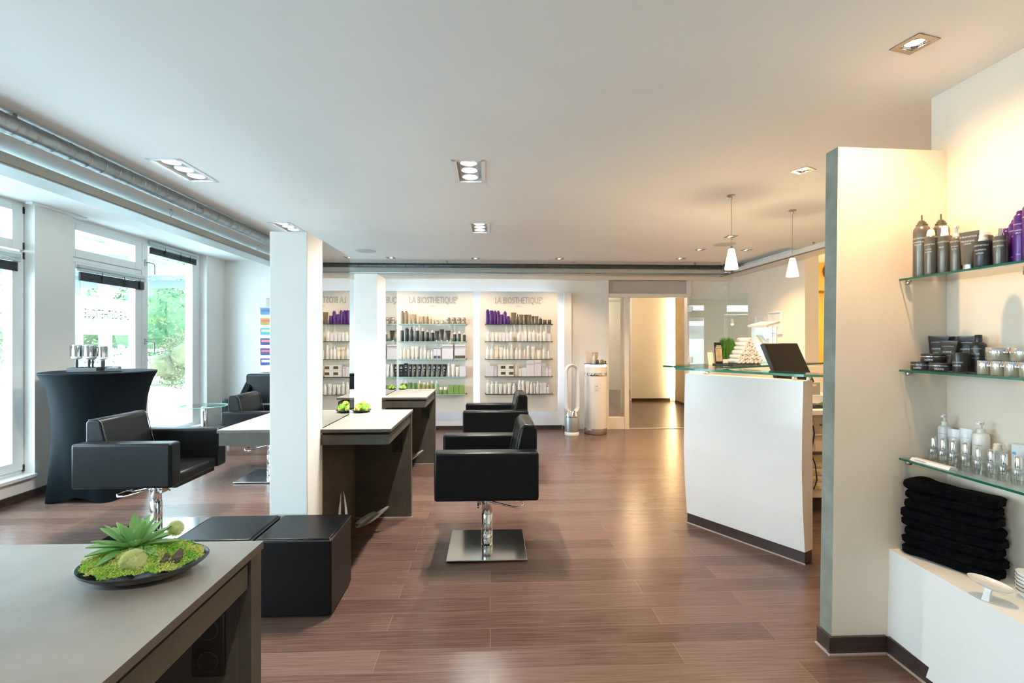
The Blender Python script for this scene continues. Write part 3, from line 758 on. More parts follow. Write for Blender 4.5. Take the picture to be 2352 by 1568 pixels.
# round brushes in an acrylic holder
def build_brush(r, h):
    t = thing('round_brush', '', 'hair brush', (0, 0, 0), 0, 'round hair brushes in the holder')
    q = MB(); q.lathe([(0, 0), (.007, 0), (.008, .02), (.011, .06), (.010, .085), (.006, .095), (0, .095)], n=14); part('handle', q, BLACKP, t)
    q = MB(); q.lathe([(.006, .094), (r * .8, .105), (r * .86, .118), (r * .86, .12), (0, .12)], n=24); part('collar', q, WHITEP, t)
    q = MB(); q.lathe([(r * .82, .118), (r * .82, .118 + h), (r * .7, .126 + h), (0, .128 + h)], n=24); part('barrel', q, STEEL, t)
    q = MB()
    for j in range(17):
        z = .124 + j * h / 17.5
        for i in range(34):
            a = 2 * PI * (i + .5 * (j % 2)) / 34; d_ = Vector((cos(a), sin(a), 0)); p = d_ * r * .82 + Vector((0, 0, z)); e = d_ * r * .22; sd = Vector((-sin(a), cos(a), 0)) * .0012 + Vector((0, 0, .0009))
            q.quad(p - sd, p + sd, p + e + sd, p + e - sd)
    part('bristle', q, GREYPL, t)['kind'] = 'stuff'
    return t
bb = build_brush(.044, .092)
BR = [(-.11, -.04, 1., 'leftmost and largest round brush in the holder on the draped table'), (-.055, .055, .8, 'round brush second from the left, behind the large ones'),
      (-.008, -.045, 1., 'large round brush in the middle of the holder'), (.045, .045, .7, 'round brush behind, right of the middle one'), (.085, -.03, .75, 'rightmost slimmer round brush in the holder')]
ca, sa = cos(.3), sin(.3)
for i, (x, y, s_, lb) in enumerate(BR):
    o = bb if i == 0 else copy_tree(bb)
    o.location = (-3.335 + x * 1.0, 4.37 + y, 1.0545); o.scale = (s_, s_, 1.0 if s_ == 1 else .95); o['label'] = lb
t = thing('brush_holder', 'black acrylic brush holder on the draped bar table', 'brush holder', (-3.37, 4.37, 1.049))
q = MB(); q.box(-.12, .13, -.09, .09, 0, .006, .002); part('base', q, GREYPL, t)
q = MB(); q.box(-.12, .12, -.09, -.084, .006, .034, .001); q.box(-.12, .12, .084, .09, .006, .034, .001); q.box(-.12, -.114, -.084, .084, .006, .034, .001); q.box(.114, .12, -.084, .084, .006, .038, .001); part('rim', q, BLACKP, t)
t = thing('sign_plate', 'small tilted dark name plate right of the brushes', 'sign', (-3.14, 4.30, 1.049), .12)
Mp = Matrix.Rotation(-.9, 4, 'X')
q = MB(); q.prism([(-.055, 0), (.035, .0), (.075, .0), (.045, .052), (-.075, .052)][:2] + [(.078, 0), (.045, .056), (-.072, .056)], -.004, .004, M=T3(0, 0, .004) @ Matrix.Rotation(.7, 4, 'X')); pl = part('plate', q, mat('slate_plate', (.06, .065, .07), .5, noise=.2), t)
q = MB(); put_text(q, 'LA BIOSTHETIQUE', .02, T3(-.005, .012, .022) @ Matrix.Rotation(.7, 4, 'X') @ T3(0, .004, .0045), xs=.5); part('lettering', q, INKW, pl)
# sofa at the back wall
t = thing('armchair_sofa', 'black waiting sofa against the back wall, behind the white column', 'sofa', (-2.62, 6.88, 0))
q = MB(); q.box(-.80, .80, .28, .44, .30, .845, .03, 3); part('backrest', q, LEATH, t)
q = MB(); q.box(-.72, .72, -.33, .28, .24, .44, .03, 3); part('seat', q, LEATH, t)
for s_ in (-1, 1):
    q = MB(); q.prism([(-.34, .10), (.40, .10), (.40, .80), (.30, .72), (.12, .56), (-.34, .56)], -.05, .05, M=T3(s_ * .77, 0, 0) @ Matrix(((0, 0, 1, 0), (1, 0, 0, 0), (0, 1, 0, 0), (0, 0, 0, 1))), bev=.02); part('armrest', q, LEATH, t)
q = MB()
for x in (-.74, .74):
    for y in (-.28, .36): q.cyl((x, y, 0), .025, .11, 12)
part('leg', q, STEEL, t)
# glass side table
t = thing('side_table', 'small round glass side table beside the far window-side chair', 'table', (-3.20, 5.75, 0))
q = MB(); q.lathe([(0, .575), (.235, .575)], n=48); q.mi = 1; q.lathe([(.235, .575), (.238, .58), (.235, .585)], n=48); q.mi = 0; q.lathe([(.235, .585), (0, .585)], n=48); part('table_top', q, [SHELFG, GEDGEL], t)
q = MB(); q.cyl((0, 0, .012), .03, .563, 20); part('column', q, CHROME, t)
q = MB(); q.cyl((0, 0, 0), .17, .012, 32); part('base', q, STEEL, t)
# magazine rack on the back wall
t = thing('magazine_rack', 'steel wall rack of magazines beside the nearer white column', 'magazine rack', (-3.08, 7.40, 0))
q = MB(); q.box(-.16, .16, -.012, 0, .93, 1.93, .004); part('back_plate', q, STEEL, t)
cols = [(.10, .30, .50), (.55, .35, .06), (.08, .42, .62), (.05, .05, .22), (.03, .05, .25), (.04, .06, .30)]
cn = ['pale blue', 'red and yellow', 'light blue', 'dark blue and coral', 'navy', 'royal blue']
for k in range(6):
    zt = 1.76 - k * .145
    q = MB(); q.box(-.235, .235, -.052, -.046, zt - .17, zt - .06, M=Matrix.Identity(4)); q.box(-.22, .22, -.046, -.012, zt - .17, zt - .164); part('pocket', q, STEEL, t)
    mg = thing('magazine', cn[k] + ' magazine in the wall rack, pocket ' + ['one, at the top', 'two from the top', 'three from the top', 'three from the bottom', 'two from the bottom', 'at the bottom'][k], 'magazine', (-3.08, 7.362, zt - .16), 0, 'magazines in the wall rack')
    q = MB(); Mm = Matrix.Rotation(.12, 4, 'X'); q.box(-.22, .22, -.004, .004, .0, .185, .001, M=Mm); cv = part('cover', q, mat('magazine_cover_%d' % k, cols[k], .25, noise=.15, nscale=12), mg)
    q = MB(); q.box(-.20, -.02, -.0052, -.004, .128, .162, M=Mm); part('title_block', q, mat('magazine_ink_%d' % k, [(.1, .12, .3), (.75, .12, .08), (.75, .70, .25), (.80, .2, .2), (.75, .15, .15), (.85, .85, .85)][k], .3, noise=.05), cv)

# ================================================================== WALL DISPLAYS
SH_Z = [1.545, 1.300, 1.053, .806, .560]
def display(x0, x1, sx0, sx1, edge, label):
    t = thing('wall_display', label, 'display', ((x0 + x1) / 2, 7.4, 0), 0, 'wall displays of hair care products'); w = (x1 - x0) / 2; xo = (x0 + x1) / 2
    q = MB(); q.box(-w, w, -.20, -.17, .288, 2.02, .002); part('backboard', q, mat('satin_cream_board', (.84, .80, .74), .6, noise=.02), t)
    q = MB(); q.box(-w + .12, w - .12, -.17, 0, .45, 1.85); part('spacer', q, WHITE, t)
    q = MB()
    q.box(-w + .04, w - .04, -.12, -.10, 1.93, 1.945); q.box(-w + .04, w - .04, -.12, -.10, .36, .375)
    q.box(-w + .04, -w + .055, -.12, -.10, .375, 1.93); q.box(w - .055, w - .04, -.12, -.10, .375, 1.93)
    part('light_strip', q, LEDB, t)
    for z in SH_Z:
        q = MB(); a, b = sx0 - xo, sx1 - xo
        q.box(a, b, -.3585, -.20, z - .008, z); q.mi = 1; q.box(a, b, -.362, -.3585, z - .008, z); part('glass_shelf', q, [SHELFG, edge], t)
        for x in (a + .08, b - .08): pass
    q = MB()
    for x in (sx0 - xo - .004, sx1 - xo + .004):
        for z in SH_Z: q.box(x - .005, x + .005, -.215, -.20, z - .014, z + .006)
    part('shelf_clip', q, NICKEL, t)['kind'] = 'stuff'
    q = MB(); put_text(q, 'LA BIOSTHETIQUE', .135, T3((sx0 + sx1) / 2 - xo - .01, -.204, 1.845) @ RX90, xs=.60, depth=.002)
    put_text(q, '®', .05, T3((sx0 + sx1) / 2 - xo + .335, -.204, 1.90) @ RX90, xs=.7, depth=.001)
    put_text(q, 'P A R I S', .03, T3((sx0 + sx1) / 2 - xo, -.204, 1.795) @ RX90, xs=.8, depth=.001)
    part('lettering', q, INKG, t)
display(-1.385, -.243, -1.284, -.344, GEDGEL, 'left backlit wall display with turquoise glowing glass shelves')
display(-.150, .974, -.068, .886, GEDGED, 'right backlit wall display with dark edged glass shelves')

# ------------------------------------------------------------------ products
_pm = {}
def prod_parts(kind, w, h, d, mb_, mc, extra=None):
    """list of (name, mesh, label) for a product; mb_ body material, mc cap material; origin at base centre, front at -Y"""
    key = (kind, round(w, 3), round(h, 3), round(d, 3), mb_.name, mc.name, extra)
    if key in _pm: return _pm[key]
    r = w / 2; out = []; add = lambda n, q, m_: out.append((n, q.mesh(n, m_)))
    if kind == 'bottle':
        q = MB(); q.lathe([(0, 0), (r * .93, 0), (r, .004), (r, h * .70), (r * .93, h * .755), (r * .62, h * .80), (r * .42, h * .815), (0, h * .815)], n=20); add('body', q, mb_)
        q = MB(); q.lathe([(0, h * .812), (r * .46, h * .812), (r * .46, h * .985), (r * .40, h), (0, h)], n=16); add('cap', q, mc)
    elif kind == 'can':
        q = MB(); q.lathe([(0, 0), (r * .95, 0), (r, .003), (r, h * .87), (r * .95, h * .90), (r * .78, h * .925), (0, h * .93)], n=20); add('body', q, mb_)
        q = MB(); q.lathe([(0, h * .925), (r * .66, h * .925), (r * .64, h * .975), (r * .5, h), (0, h)], n=16); add('cap', q, mc)
    elif kind == 'pump':
        q = MB(); q.lathe([(0, 0), (r * .93, 0), (r, .004), (r, h * .70), (r * .9, h * .74), (r * .45, h * .765), (0, h * .77)], n=20); add('body', q, mb_)
        q = MB(); q.lathe([(0, h * .765), (r * .5, h * .765), (r * .48, h * .85), (r * .2, h * .86), (r * .2, h * .94), (r * .36, h * .945), (r * .36, h), (0, h)], n=14)
        q.box(-r * .2, r * .2, -r * .85, 0, h * .95, h * .985); add('pump_head', q, mc)
    elif kind == 'spray':
        q = MB(); q.lathe([(0, 0), (r * .93, 0), (r, .004), (r, h * .76), (r * .97, h * .775), (0, h * .78)], n=20); add('body', q, mb_)
        q = MB(); q.lathe([(0, h * .778), (r * .55, h * .778), (r * .55, h * .85), (r * .48, h * .86), (r * .46, h * .98), (r * .3, h), (0, h)], n=16); add('spray_head', q, mc)
    elif kind == 'dome':
        q = MB(); q.lathe([(0, 0), (r * .95, 0), (r, .003), (r, h * .80), (r * .96, h * .825), (r * .8, h * .84), (0, h * .84)], n=20); add('body', q, mb_)
        q = MB(); q.lathe([(0, h * .838), (r * .68, h * .838), (r * .68, h * .90), (r * .52, h * .97), (r * .25, h), (0, h)], n=16); add('cap', q, mc)
    elif kind == 'tube':
        hc = h * .13; q = MB(); q.lathe([(0, 0), (r * .62, 0), (r * .64, .003), (r * .62, hc), (0, hc)], n=18, sy=.8); add('cap', q, mc)
        q = MB(); rings = []; n = 24
        for j in range(9):
            u = j / 8; a = r * (.70 + .28 * u); b = r * .62 * (1 - u) ** .75 + .0022; z = hc + (h - hc) * .93 * u
            rings.append([(a * cos(2 * PI * i / n), b * sin(2 * PI * i / n), z) for i in range(n)])
        rings.append([(r * .99 * cos(2 * PI * i / n), .0018 * sin(2 * PI * i / n), h) for i in range(n)])
        q.loft(rings); add('body', q, mb_)
    elif kind == 'jar':
        q = MB(); q.lathe([(0, 0), (r * .92, 0), (r * .97, .003), (r * .97, h * .60), (0, h * .62)], n=24); add('body', q, mb_)
        q = MB(); q.lathe([(0, h * .60), (r, h * .60), (r, h * .96), (r * .96, h), (0, h)], n=24); add('lid', q, mc)
    elif kind == 'box':
        q = MB(); q.box(-w / 2, w / 2, -d / 2, d / 2, 0, h, .0012, 1); add('carton', q, mb_)
        if extra == 'window': q = MB(); q.box(-w * .1, w * .47, -d / 2 - .0012, -d / 2, h * .3, h * .8); add('window', q, mc)
        if extra == 'band': q = MB(); q.box(-w * .47, w * .47, -d / 2 - .0012, -d / 2, h * .04, h * .24); add('printed_band', q, mc); q = MB(); q.box(-w * .49, w * .49, -d / 2 - .0012, -d / 2, h * .83, h * .87); add('printed_line', q, mc)
        if extra == 'line': q = MB(); q.box(-w * .49, w * .49, -d / 2 - .0012, -d / 2, h * .83, h * .87); add('printed_band', q, mc)
        if extra == 'foot': q = MB(); q.box(-w * .4, w * .4, -d / 2 - .0012, -d / 2, h * .05, h * .28); add('printed_band', q, mc); q = MB(); q.box(-w * .48, w * .48, -d / 2 - .0012, -d / 2, h * .88, h * .93); add('printed_line', q, mc)
    if extra == 'print':
        q = MB(); yy = -r * .66 if kind == 'tube' else -d / 2 - .001
        k = .55 if kind == 'tube' else .7
        for z, ww, hh in ((.82, .55, .02), (.70, .75, .07), (.50, .3, .02), (.45, .36, .03), (.2, .26, .014)):
            y2 = yy * (1 - z) ** .5 - .004 if kind == 'tube' else yy
            q.box(-w * ww * k / 2, w * ww * k / 2, y2 - .0008, y2, h * (z - hh / 2), h * (z + hh / 2))
        add('print', q, INKW)
    _pm[key] = out; return out
def product(kind, name, label, cat, loc, w, h, d, mb_, mc, extra=None, group=None, rz=0.):
    t = thing(name, label, cat, loc, rz, group)
    for n, me in prod_parts(kind, w, h, d, mb_, mc, extra): link(n, me, t)
    return t
ORD = ['first', 'second', 'third', 'fourth', 'fifth', 'sixth', 'seventh', 'eighth', 'ninth', 'tenth', 'eleventh', 'twelfth', 'thirteenth', 'fourteenth', 'fifteenth', 'sixteenth', 'seventeenth', 'eighteenth']
NAMES = {'bottle': ('hair_care_bottle', 'bottle'), 'can': ('hair_spray_can', 'spray can'), 'pump': ('pump_bottle', 'pump bottle'), 'spray': ('spray_bottle', 'spray bottle'),
         'dome': ('hair_spray_can', 'spray can'), 'tube': ('cosmetic_tube', 'tube'), 'jar': ('cosmetic_jar', 'jar'), 'box': ('product_carton', 'carton')}
SHN = ['top', 'second', 'middle', 'fourth', 'bottom']
# kind, left, right, top, base (measured along the shelf in steps of 0.9 mm), body, cap, colour word, extra
def row(side, k, xorg, base, items):
    cnt = {}
    for i, it in enumerate(items):
        kind, a, b, top, bm_, cm, word = it[:7]; ex = it[7] if len(it) > 7 else None
        w = (b - a) * .0009; h = (base - top) * .0009; x = xorg + (a + b) / 2 * .0009
        d = min(w * .8, .075) if kind == 'box' else w
        if kind in ('bottle', 'can', 'pump', 'spray', 'dome', 'jar') and w > .058: w *= .86
        n, cat = NAMES[kind]; z = SH_Z[k] + .0005 + (it[8] if len(it) > 8 else 0)
        yy = 7.115 + random.uniform(-.008, .008) if w < .11 else 7.13
        if ex == 'window': lb = '%s of the four windowed cartons on the fourth shelf of the right display' % word
        else:
            c_ = cnt[cat] = cnt.get(cat, -1) + 1
            lb = '%s %s, %s %s from left on %s shelf of %s display' % (word, cat, ORD[c_], cat, SHN[k], side)
        product(kind, n, lb, cat, (x, yy, z), w, h, d, bm_, cm, ex, 'products on the %s shelf of the %s display' % (SHN[k], side))
XL, XR = -1.4995, -.2233
row('left', 0, XL, 357, [('can', 265, 318, 155, P_TAN, P_BRONZ, 'tall tan'), ('can', 322, 378, 155, P_TAN, P_BRONZ, 'tall tan'), ('tube', 375, 435, 205, P_TANL, P_TANL, 'champagne'),
    ('tube', 440, 510, 205, P_TAN, P_TANL, 'tan'), ('tube', 515, 578, 235, P_TANL, P_TAN, 'short champagne'), ('spray', 590, 635, 205, P_TAN, P_CLEAR, 'tan'), ('spray', 645, 700, 205, P_TAN, P_CLEAR, 'tan'),
    ('spray', 702, 748, 250, P_TANL, P_CLEAR, 'champagne'), ('bottle', 755, 802, 280, P_TANL, P_CLEAR, 'small champagne'), ('jar', 810, 868, 305, P_TANL, CHROME, 'low champagne'), ('jar', 880, 950, 305, P_TANL, CHROME, 'low champagne')])
for i, (a, b) in enumerate(((962, 1052), (1058, 1128), (1140, 1210), (1217, 1287))):
    for k in (0, 1):
        product('jar', 'cosmetic_jar', '%s tan jar of the %s jar stack on the top left shelf' % (['lower', 'upper'][k], ORD[i]), 'jar', (XL + (a + b) / 2 * .0009, 7.115, SH_Z[0] + .0005 + k * .0465), .064, .046, .064, P_TAN, CHROME, None, 'stacked tan jars on the left display')
row('left', 1, XL, 627, [('pump', 265, 318, 400, P_DARK, P_CLEAR, 'tall charcoal'), ('can', 328, 396, 412, P_DARK, P_GREY, 'tall charcoal'), ('pump', 405, 470, 400, P_DARK, GREYPL, 'tall charcoal'), ('spray', 488, 552, 410, P_DARK, P_CLEAR, 'charcoal'),
    ('spray', 575, 640, 420, P_DARK, P_CLEAR, 'charcoal'), ('bottle', 648, 715, 445, P_DARK, P_CLEAR, 'charcoal'), ('spray', 730, 793, 450, P_DARK, P_CLEAR, 'charcoal'), ('tube', 797, 866, 462, P_DARK, NICKEL, 'charcoal'), ('tube', 870, 942, 437, P_DARK, NICKEL, 'taller charcoal'),
    ('tube', 962, 1045, 457, P_DARK, NICKEL, 'wide charcoal'), ('spray', 1082, 1138, 480, P_DARK, P_CLEAR, 'small charcoal'), ('spray', 1158, 1205, 470, P_DARK, P_CLEAR, 'small charcoal'), ('spray', 1238, 1282, 490, P_DARK, P_CLEAR, 'smallest charcoal')])
row('left', 2, XL, 901, [('pump', 260, 300, 700, P_CREAM, P_WHITE, 'cream'), ('pump', 303, 357, 690, P_CREAM, P_WHITE, 'cream'), ('pump', 363, 414, 690, P_CREAM, P_WHITE, 'cream'), ('tube', 422, 482, 705, P_CREAM, P_CREAM, 'cream'), ('tube', 484, 544, 705, P_CREAM, P_CREAM, 'cream'),
    ('pump', 565, 611, 690, P_WHITE, P_WHITE, 'white'), ('pump', 616, 670, 690, P_WHITE, P_WHITE, 'white'), ('bottle', 680, 717, 760, P_WHITE, P_WHITE, 'small white'), ('bottle', 732, 772, 760, P_WHITE, P_WHITE, 'small white'),
    ('box', 777, 832, 720, P_LILAC, INKD, 'slim white', 'foot'), ('box', 837, 893, 720, P_LILAC, INKD, 'slim white', 'foot'), ('box', 912, 1085, 675, P_LILAC, INKD, 'large plain white', 'line'), ('box', 1106, 1277, 675, P_LILAC, P_BRONZ, 'large white banded', 'band')])
row('left', 3, XL, 1172, [('box', 241, 312, 980, P_BLACK, P_BLACK, 'black', 'print'), ('box', 320, 378, 964, P_BLACK, P_BLACK, 'angled black', 'print')]
    + [('tube', a, b, 980, P_BLACK, P_BLACK, 'black', 'print') for a, b in ((382, 447), (449, 518), (524, 594), (604, 672), (686, 747), (756, 822), (831, 902), (908, 987))]
    + [('bottle', 997, 1042, 968, P_WHITE, P_WHITE, 'white'), ('tube', 1050, 1115, 980, P_WHITE, P_WHITE, 'tall white'), ('tube', 1117, 1177, 1022, P_CREAM, P_WHITE, 'short cream'), ('box', 1185, 1285, 1015, P_LILAC, P_LILAC, 'wide lilac white')])
row('left', 4, XL, 1442, [('bottle', 260, 312, 1235, P_GREEN, P_WHITE, 'green'), ('bottle', 318, 370, 1235, P_GREEN, P_WHITE, 'green'), ('tube', 382, 444, 1265, P_GREEN, P_OLIVE, 'green'), ('tube', 450, 516, 1270, P_GREEN, P_OLIVE, 'green'), ('bottle', 526, 602, 1235, P_OLIVE, P_CLEAR, 'wide olive'),
    ('bottle', 607, 660, 1260, P_OLIVE, P_WHITE, 'short olive'), ('bottle', 667, 721, 1262, P_OLIVE, P_WHITE, 'short olive'), ('bottle', 730, 781, 1235, P_OLIVE, P_CLEAR, 'tall olive'), ('bottle', 797, 856, 1235, P_PGRN, P_CLEAR, 'pale green'), ('jar', 862, 930, 1335, P_LGRN, P_WHITE, 'green'), ('jar', 936, 1006, 1335, P_LGRN, P_WHITE, 'green'),
    ('box', 1011, 1090, 1305, P_LGRN, P_GREEN, 'lime green'), ('box', 1098, 1173, 1305, P_LGRN, P_GREEN, 'lime green'), ('box', 1180, 1256, 1305, P_LGRN, P_GREEN, 'lime green')])
row('right', 0, XR, 369, [('can', 178, 236, 137, P_PURP, P_PURP, 'tall purple'), ('can', 240, 298, 137, P_PURP, P_WHITE, 'tall purple'), ('can', 300, 350, 155, P_PURP, P_PURP, 'purple'), ('can', 352, 400, 155, P_PURP, P_PURP, 'purple'), ('spray', 405, 452, 172, P_PURP, P_CLEAR, 'purple'), ('can', 457, 507, 165, P_PURP, P_PURP, 'purple'), ('spray', 511, 558, 205, P_PURP, P_CLEAR, 'small purple'),
    ('tube', 575, 660, 185, P_BRONZ, P_BRONZ, 'tall bronze'), ('bottle', 662, 697, 210, P_BROWN, P_BROWN, 'slim brown'), ('tube', 700, 776, 218, P_BRONZ, P_BROWN, 'bronze'), ('tube', 782, 844, 218, P_BROWN, P_BRONZ, 'brown'), ('tube', 846, 900, 218, P_BRONZ, P_BRONZ, 'bronze'), ('tube', 901, 946, 240, P_BROWN, P_BRONZ, 'small brown'), ('tube', 948, 1012, 240, P_BRONZ, P_BROWN, 'small bronze'),
    ('bottle', 1014, 1070, 258, P_BROWN, NICKEL, 'short brown'), ('jar', 1078, 1146, 298, P_BROWN, P_BRONZ, 'low brown'), ('jar', 1152, 1222, 298, P_BROWN, P_BRONZ, 'low brown')])
W_, K_ = P_WHITE, P_LILAC
row('right', 1, XR, 635, [('bottle', 190, 245, 450, W_, W_, 'tall white'), ('bottle', 265, 313, 490, W_, W_, 'short white'), ('bottle', 326, 371, 490, W_, W_, 'short white'), ('box', 380, 421, 510, K_, INKD, 'slim white'), ('box', 435, 481, 510, K_, INKD, 'slim white'), ('box', 490, 540, 522, K_, INKD, 'low white'), ('bottle', 545, 611, 450, W_, W_, 'tall white'),
    ('bottle', 674, 731, 490, W_, W_, 'short white'), ('box', 737, 780, 510, K_, INKD, 'slim white'), ('pump', 785, 833, 415, W_, W_, 'tallest white'), ('bottle', 844, 904, 450, W_, W_, 'tall white'), ('bottle', 909, 966, 450, W_, W_, 'tall white'), ('bottle', 974, 1020, 500, W_, W_, 'small white'), ('bottle', 1025, 1067, 500, W_, W_, 'small white'), ('bottle', 1078, 1141, 450, W_, W_, 'wide tall white'), ('box', 1154, 1200, 510, K_, INKD, 'slim white')])
row('right', 2, XR, 908, [('pump', 185, 236, 697, W_, W_, 'tall white'), ('pump', 250, 302, 700, W_, W_, 'tall white'), ('tube', 312, 382, 722, P_CREAM, P_CREAM, 'cream'), ('tube', 388, 452, 725, P_CREAM, P_PINK, 'cream'), ('pump', 455, 503, 700, W_, W_, 'white'), ('pump', 506, 548, 700, W_, W_, 'slim white'), ('spray', 562, 611, 690, W_, W_, 'tall white'), ('spray', 640, 686, 735, W_, W_, 'short white'), ('bottle', 700, 746, 738, W_, W_, 'short white'),
    ('bottle', 775, 813, 735, P_PINK, P_PINK, 'pale pink'), ('can', 825, 870, 700, W_, W_, 'tall white'), ('tube', 893, 961, 712, W_, W_, 'tall white'), ('tube', 985, 1050, 760, P_CREAM, W_, 'short cream'), ('pump', 1076, 1126, 700, W_, W_, 'white'), ('bottle', 1154, 1196, 755, W_, W_, 'small white')])
row('right', 3, XR, 1180, [('box', 182, 240, 975, K_, INKD, 'tall lilac white'), ('box', 243, 300, 1018, K_, INKD, 'slim lilac white'), ('box', 302, 350, 1025, K_, INKD, 'slim lilac white'), ('box', 366, 490, 1090, W_, P_BRONZ, 'lower left', 'window'), ('box', 366, 490, 1090, W_, P_BRONZ, 'upper left', 'window', .083), ('box', 493, 615, 1090, W_, P_BRONZ, 'lower right', 'window'), ('box', 493, 615, 1090, W_, P_BRONZ, 'upper right', 'window', .083),
    ('bottle', 625, 691, 1000, W_, W_, 'white'), ('box', 696, 741, 1058, W_, INKD, 'small white'), ('box', 745, 818, 1045, W_, INKD, 'low grey white'), ('box', 820, 939, 925, K_, INKD, 'tallest wide white'), ('box', 943, 1050, 925, K_, INKD, 'tallest wide white'), ('box', 1057, 1111, 980, K_, INKD, 'tall slim lilac'), ('box', 1113, 1164, 1033, K_, INKD, 'slim lilac'), ('box', 1167, 1214, 1030, K_, INKD, 'slim lilac')])
row('right', 4, XR, 1450, [('bottle', 190, 240, 1238, W_, W_, 'tall white'), ('bottle', 255, 306, 1260, W_, W_, 'white'), ('bottle', 320, 371, 1255, W_, W_, 'white'), ('tube', 378, 442, 1295, W_, W_, 'short white'), ('tube', 450, 511, 1300, W_, W_, 'short white'), ('tube', 518, 580, 1285, W_, W_, 'white'), ('bottle', 597, 650, 1290, W_, W_, 'short white'), ('spray', 683, 735, 1240, W_, W_, 'tall white'), ('can', 740, 790, 1240, W_, W_, 'tall white'),
    ('tube', 800, 870, 1255, W_, W_, 'wide white'), ('bottle', 875, 921, 1270, W_, W_, 'white'), ('bottle', 926, 967, 1255, W_, W_, 'slim white'), ('bottle', 974, 1020, 1255, W_, W_, 'white'), ('box', 1024, 1081, 1285, K_, INKD, 'slim lilac'), ('box', 1085, 1136, 1285, K_, INKD, 'slim lilac'), ('bottle', 1143, 1186, 1320, W_, W_, 'small white')])

# ================================================================== DISPLAY COLUMN AND AIR PURIFIER
t = thing('display_column', 'white cylindrical display column with chrome rings beside the air purifier', 'display stand', (1.497, 7.06, 0))
q = MB(); q.lathe([(0, .005), (.157, .005), (.16, .01), (.16, .082), (.154, .085)], n=40); part('base_ring', q, CHROME, t)
q = MB(); q.lathe([(.154, .08), (.158, .09), (.158, .93), (.154, .945), (.12, .952), (0, .952)], n=48); bd = part('body', q, WHITEG, t)
q = MB(); q.lathe([(.1585, .815), (.1605, .818), (.1605, .858), (.1585, .861)], n=40); part('chrome_band', q, CHROME, t)
q = MB(); q.lathe([(.10, .952), (.152, .953), (.152, .978), (.10, .98)], n=40); part('light_ring', q, LEDB, t)
q = MB(); q.lathe([(0, .978), (.165, .978), (.168, .982), (.165, .986), (0, .986)], n=40); part('top_plate', q, mat('dark_purple_plate', (.03, .02, .08), .3, noise=.1), t)
q = MB()
for z0, z1, x0, x1 in ((.655, .70, -.045, .04), (.60, .645, -.045, .04)):
    for z in (z0, z1):
        q.box(x0, x1, -.1597, -.1587, z - .001, z + .001)
    q.box(x0, x0 + .002, -.156, -.1555, z0, z1)
    q.box(x0 + .012, x1 - .04, -.160, -.1588, (z0 + z1) / 2 - .006, (z0 + z1) / 2 + .006)
part('print', q, INKG, bd)
tb = 0.9865
for k, (dx, dy, kind, w, h, mb_, mc, word) in enumerate(((-.10, -.02, 'box', .085, .165, PAPER, PAPER, 'cream folded card standing at the left'), (-.035, -.06, 'bottle', .034, .14, P_WHITE, P_WHITE, 'tall white bottle'),
        (.015, -.05, 'spray', .04, .07, P_GREY, P_WHITE, 'small grey bottle with white cap'), (.075, -.045, 'spray', .034, .075, P_OLIVE, P_WHITE, 'small olive bottle'), (.105, -.01, 'bottle', .028, .06, P_TAN, P_WHITE, 'smallest tan bottle'), (.135, -.02, 'jar', .026, .04, P_BRONZ, P_BRONZ, 'tiny bronze jar'), (.0, .05, 'tube', .095, .16, P_TANL, P_TANL, 'beige tube standing behind'))):
    n, c_ = NAMES[kind] if k else ('leaflet_card', 'card')
    product(kind, n, word + ' on top of the white display column', c_, (1.497 + dx, 7.06 + dy, tb), w, h, .012 if k == 0 else w, mb_, mc, None, 'items on the white display column', .1 if k == 0 else 0)
t = thing('air_purifier', 'bladeless white and silver air purifier fan beside the display column', 'air purifier', (1.135, 6.93, 0), .12)
q = MB(); q.lathe([(0, 0), (.098, 0), (.100, .004), (.100, .045), (.096, .05), (0, .05)], n=36); part('base', q, WHITEP, t)
q = MB(); q.lathe([(.097, .05), (.0985, .055), (.0985, .245), (.097, .25), (0, .25)], n=40); part('filter_body', q, mat('silver_mesh', (.50, .55, .56), .35, .7, noise=.15, nscale=220), t)
q = MB(); q.lathe([(.097, .25), (.100, .252), (.100, .268), (.0, .269)], n=36); q.lathe([(.099, .268), (.088, .305), (.075, .34), (0, .345)], n=36, sy=.85); part('chrome_neck', q, CHROME, t)
q = MB(); rings = []; N_ = 64; hw, zb, zt_ = .078, .395, .965
def stad(r):
    P = []
    for i in range(N_):
        u = i / N_
        a = 2 * PI * u
        x = r * cos(a); z = r * sin(a) + (zt_ - .078 if sin(a) > 0 else zb)
        P.append((x, z))
    return P
prof = [(-.05, .080), (-.056, .090), (-.045, .099), (.03, .101), (.05, .096), (.054, .086), (.05, .074), (.01, .058), (-.03, .060)]
for y, r in prof: rings.append([(x, y, z) for x, z in stad(r)])
rings.append(rings[0]); q.loft(rings, cap=False); part('air_loop', q, WHITEP, t)

# ================================================================== RECEPTION
RA = math.atan2(-.858, .514)
t = thing('reception_counter', 'white curved reception counter front with glass top in the middle right', 'counter', (1.411, 3.536, 0), RA)
def bulge(z):
    pts = [(.0, -.004), (.07, .0), (.3, .024), (.55, .036), (.8, .032), (1.07, .018)]
    for (a, b), (c_, d_) in zip(pts, pts[1:]):
        if z <= c_: k = (z - a) / (c_ - a); return b + (d_ - b) * k
    return pts[-1][1]
q = MB(); rings = []
for i in range(33):
    z = .072 + (1.07 - .072) * i / 32; f_ = -bulge(z)
    rings.append([(0, f_, z), (.815, f_, z), (.815, .088, z), (0, .088, z)])
q.loft(rings, smooth=False)
q.bm.normal_update()
part('front_panel', q, WHITEG, t)
q = MB(); q.box(.0, .812, .004, .085, 0.004, .0715); q.mi = 1; q.box(-.002, .818, -.004, .004, 0, .006); part('plinth', q, [BASEB, SEAL], t)
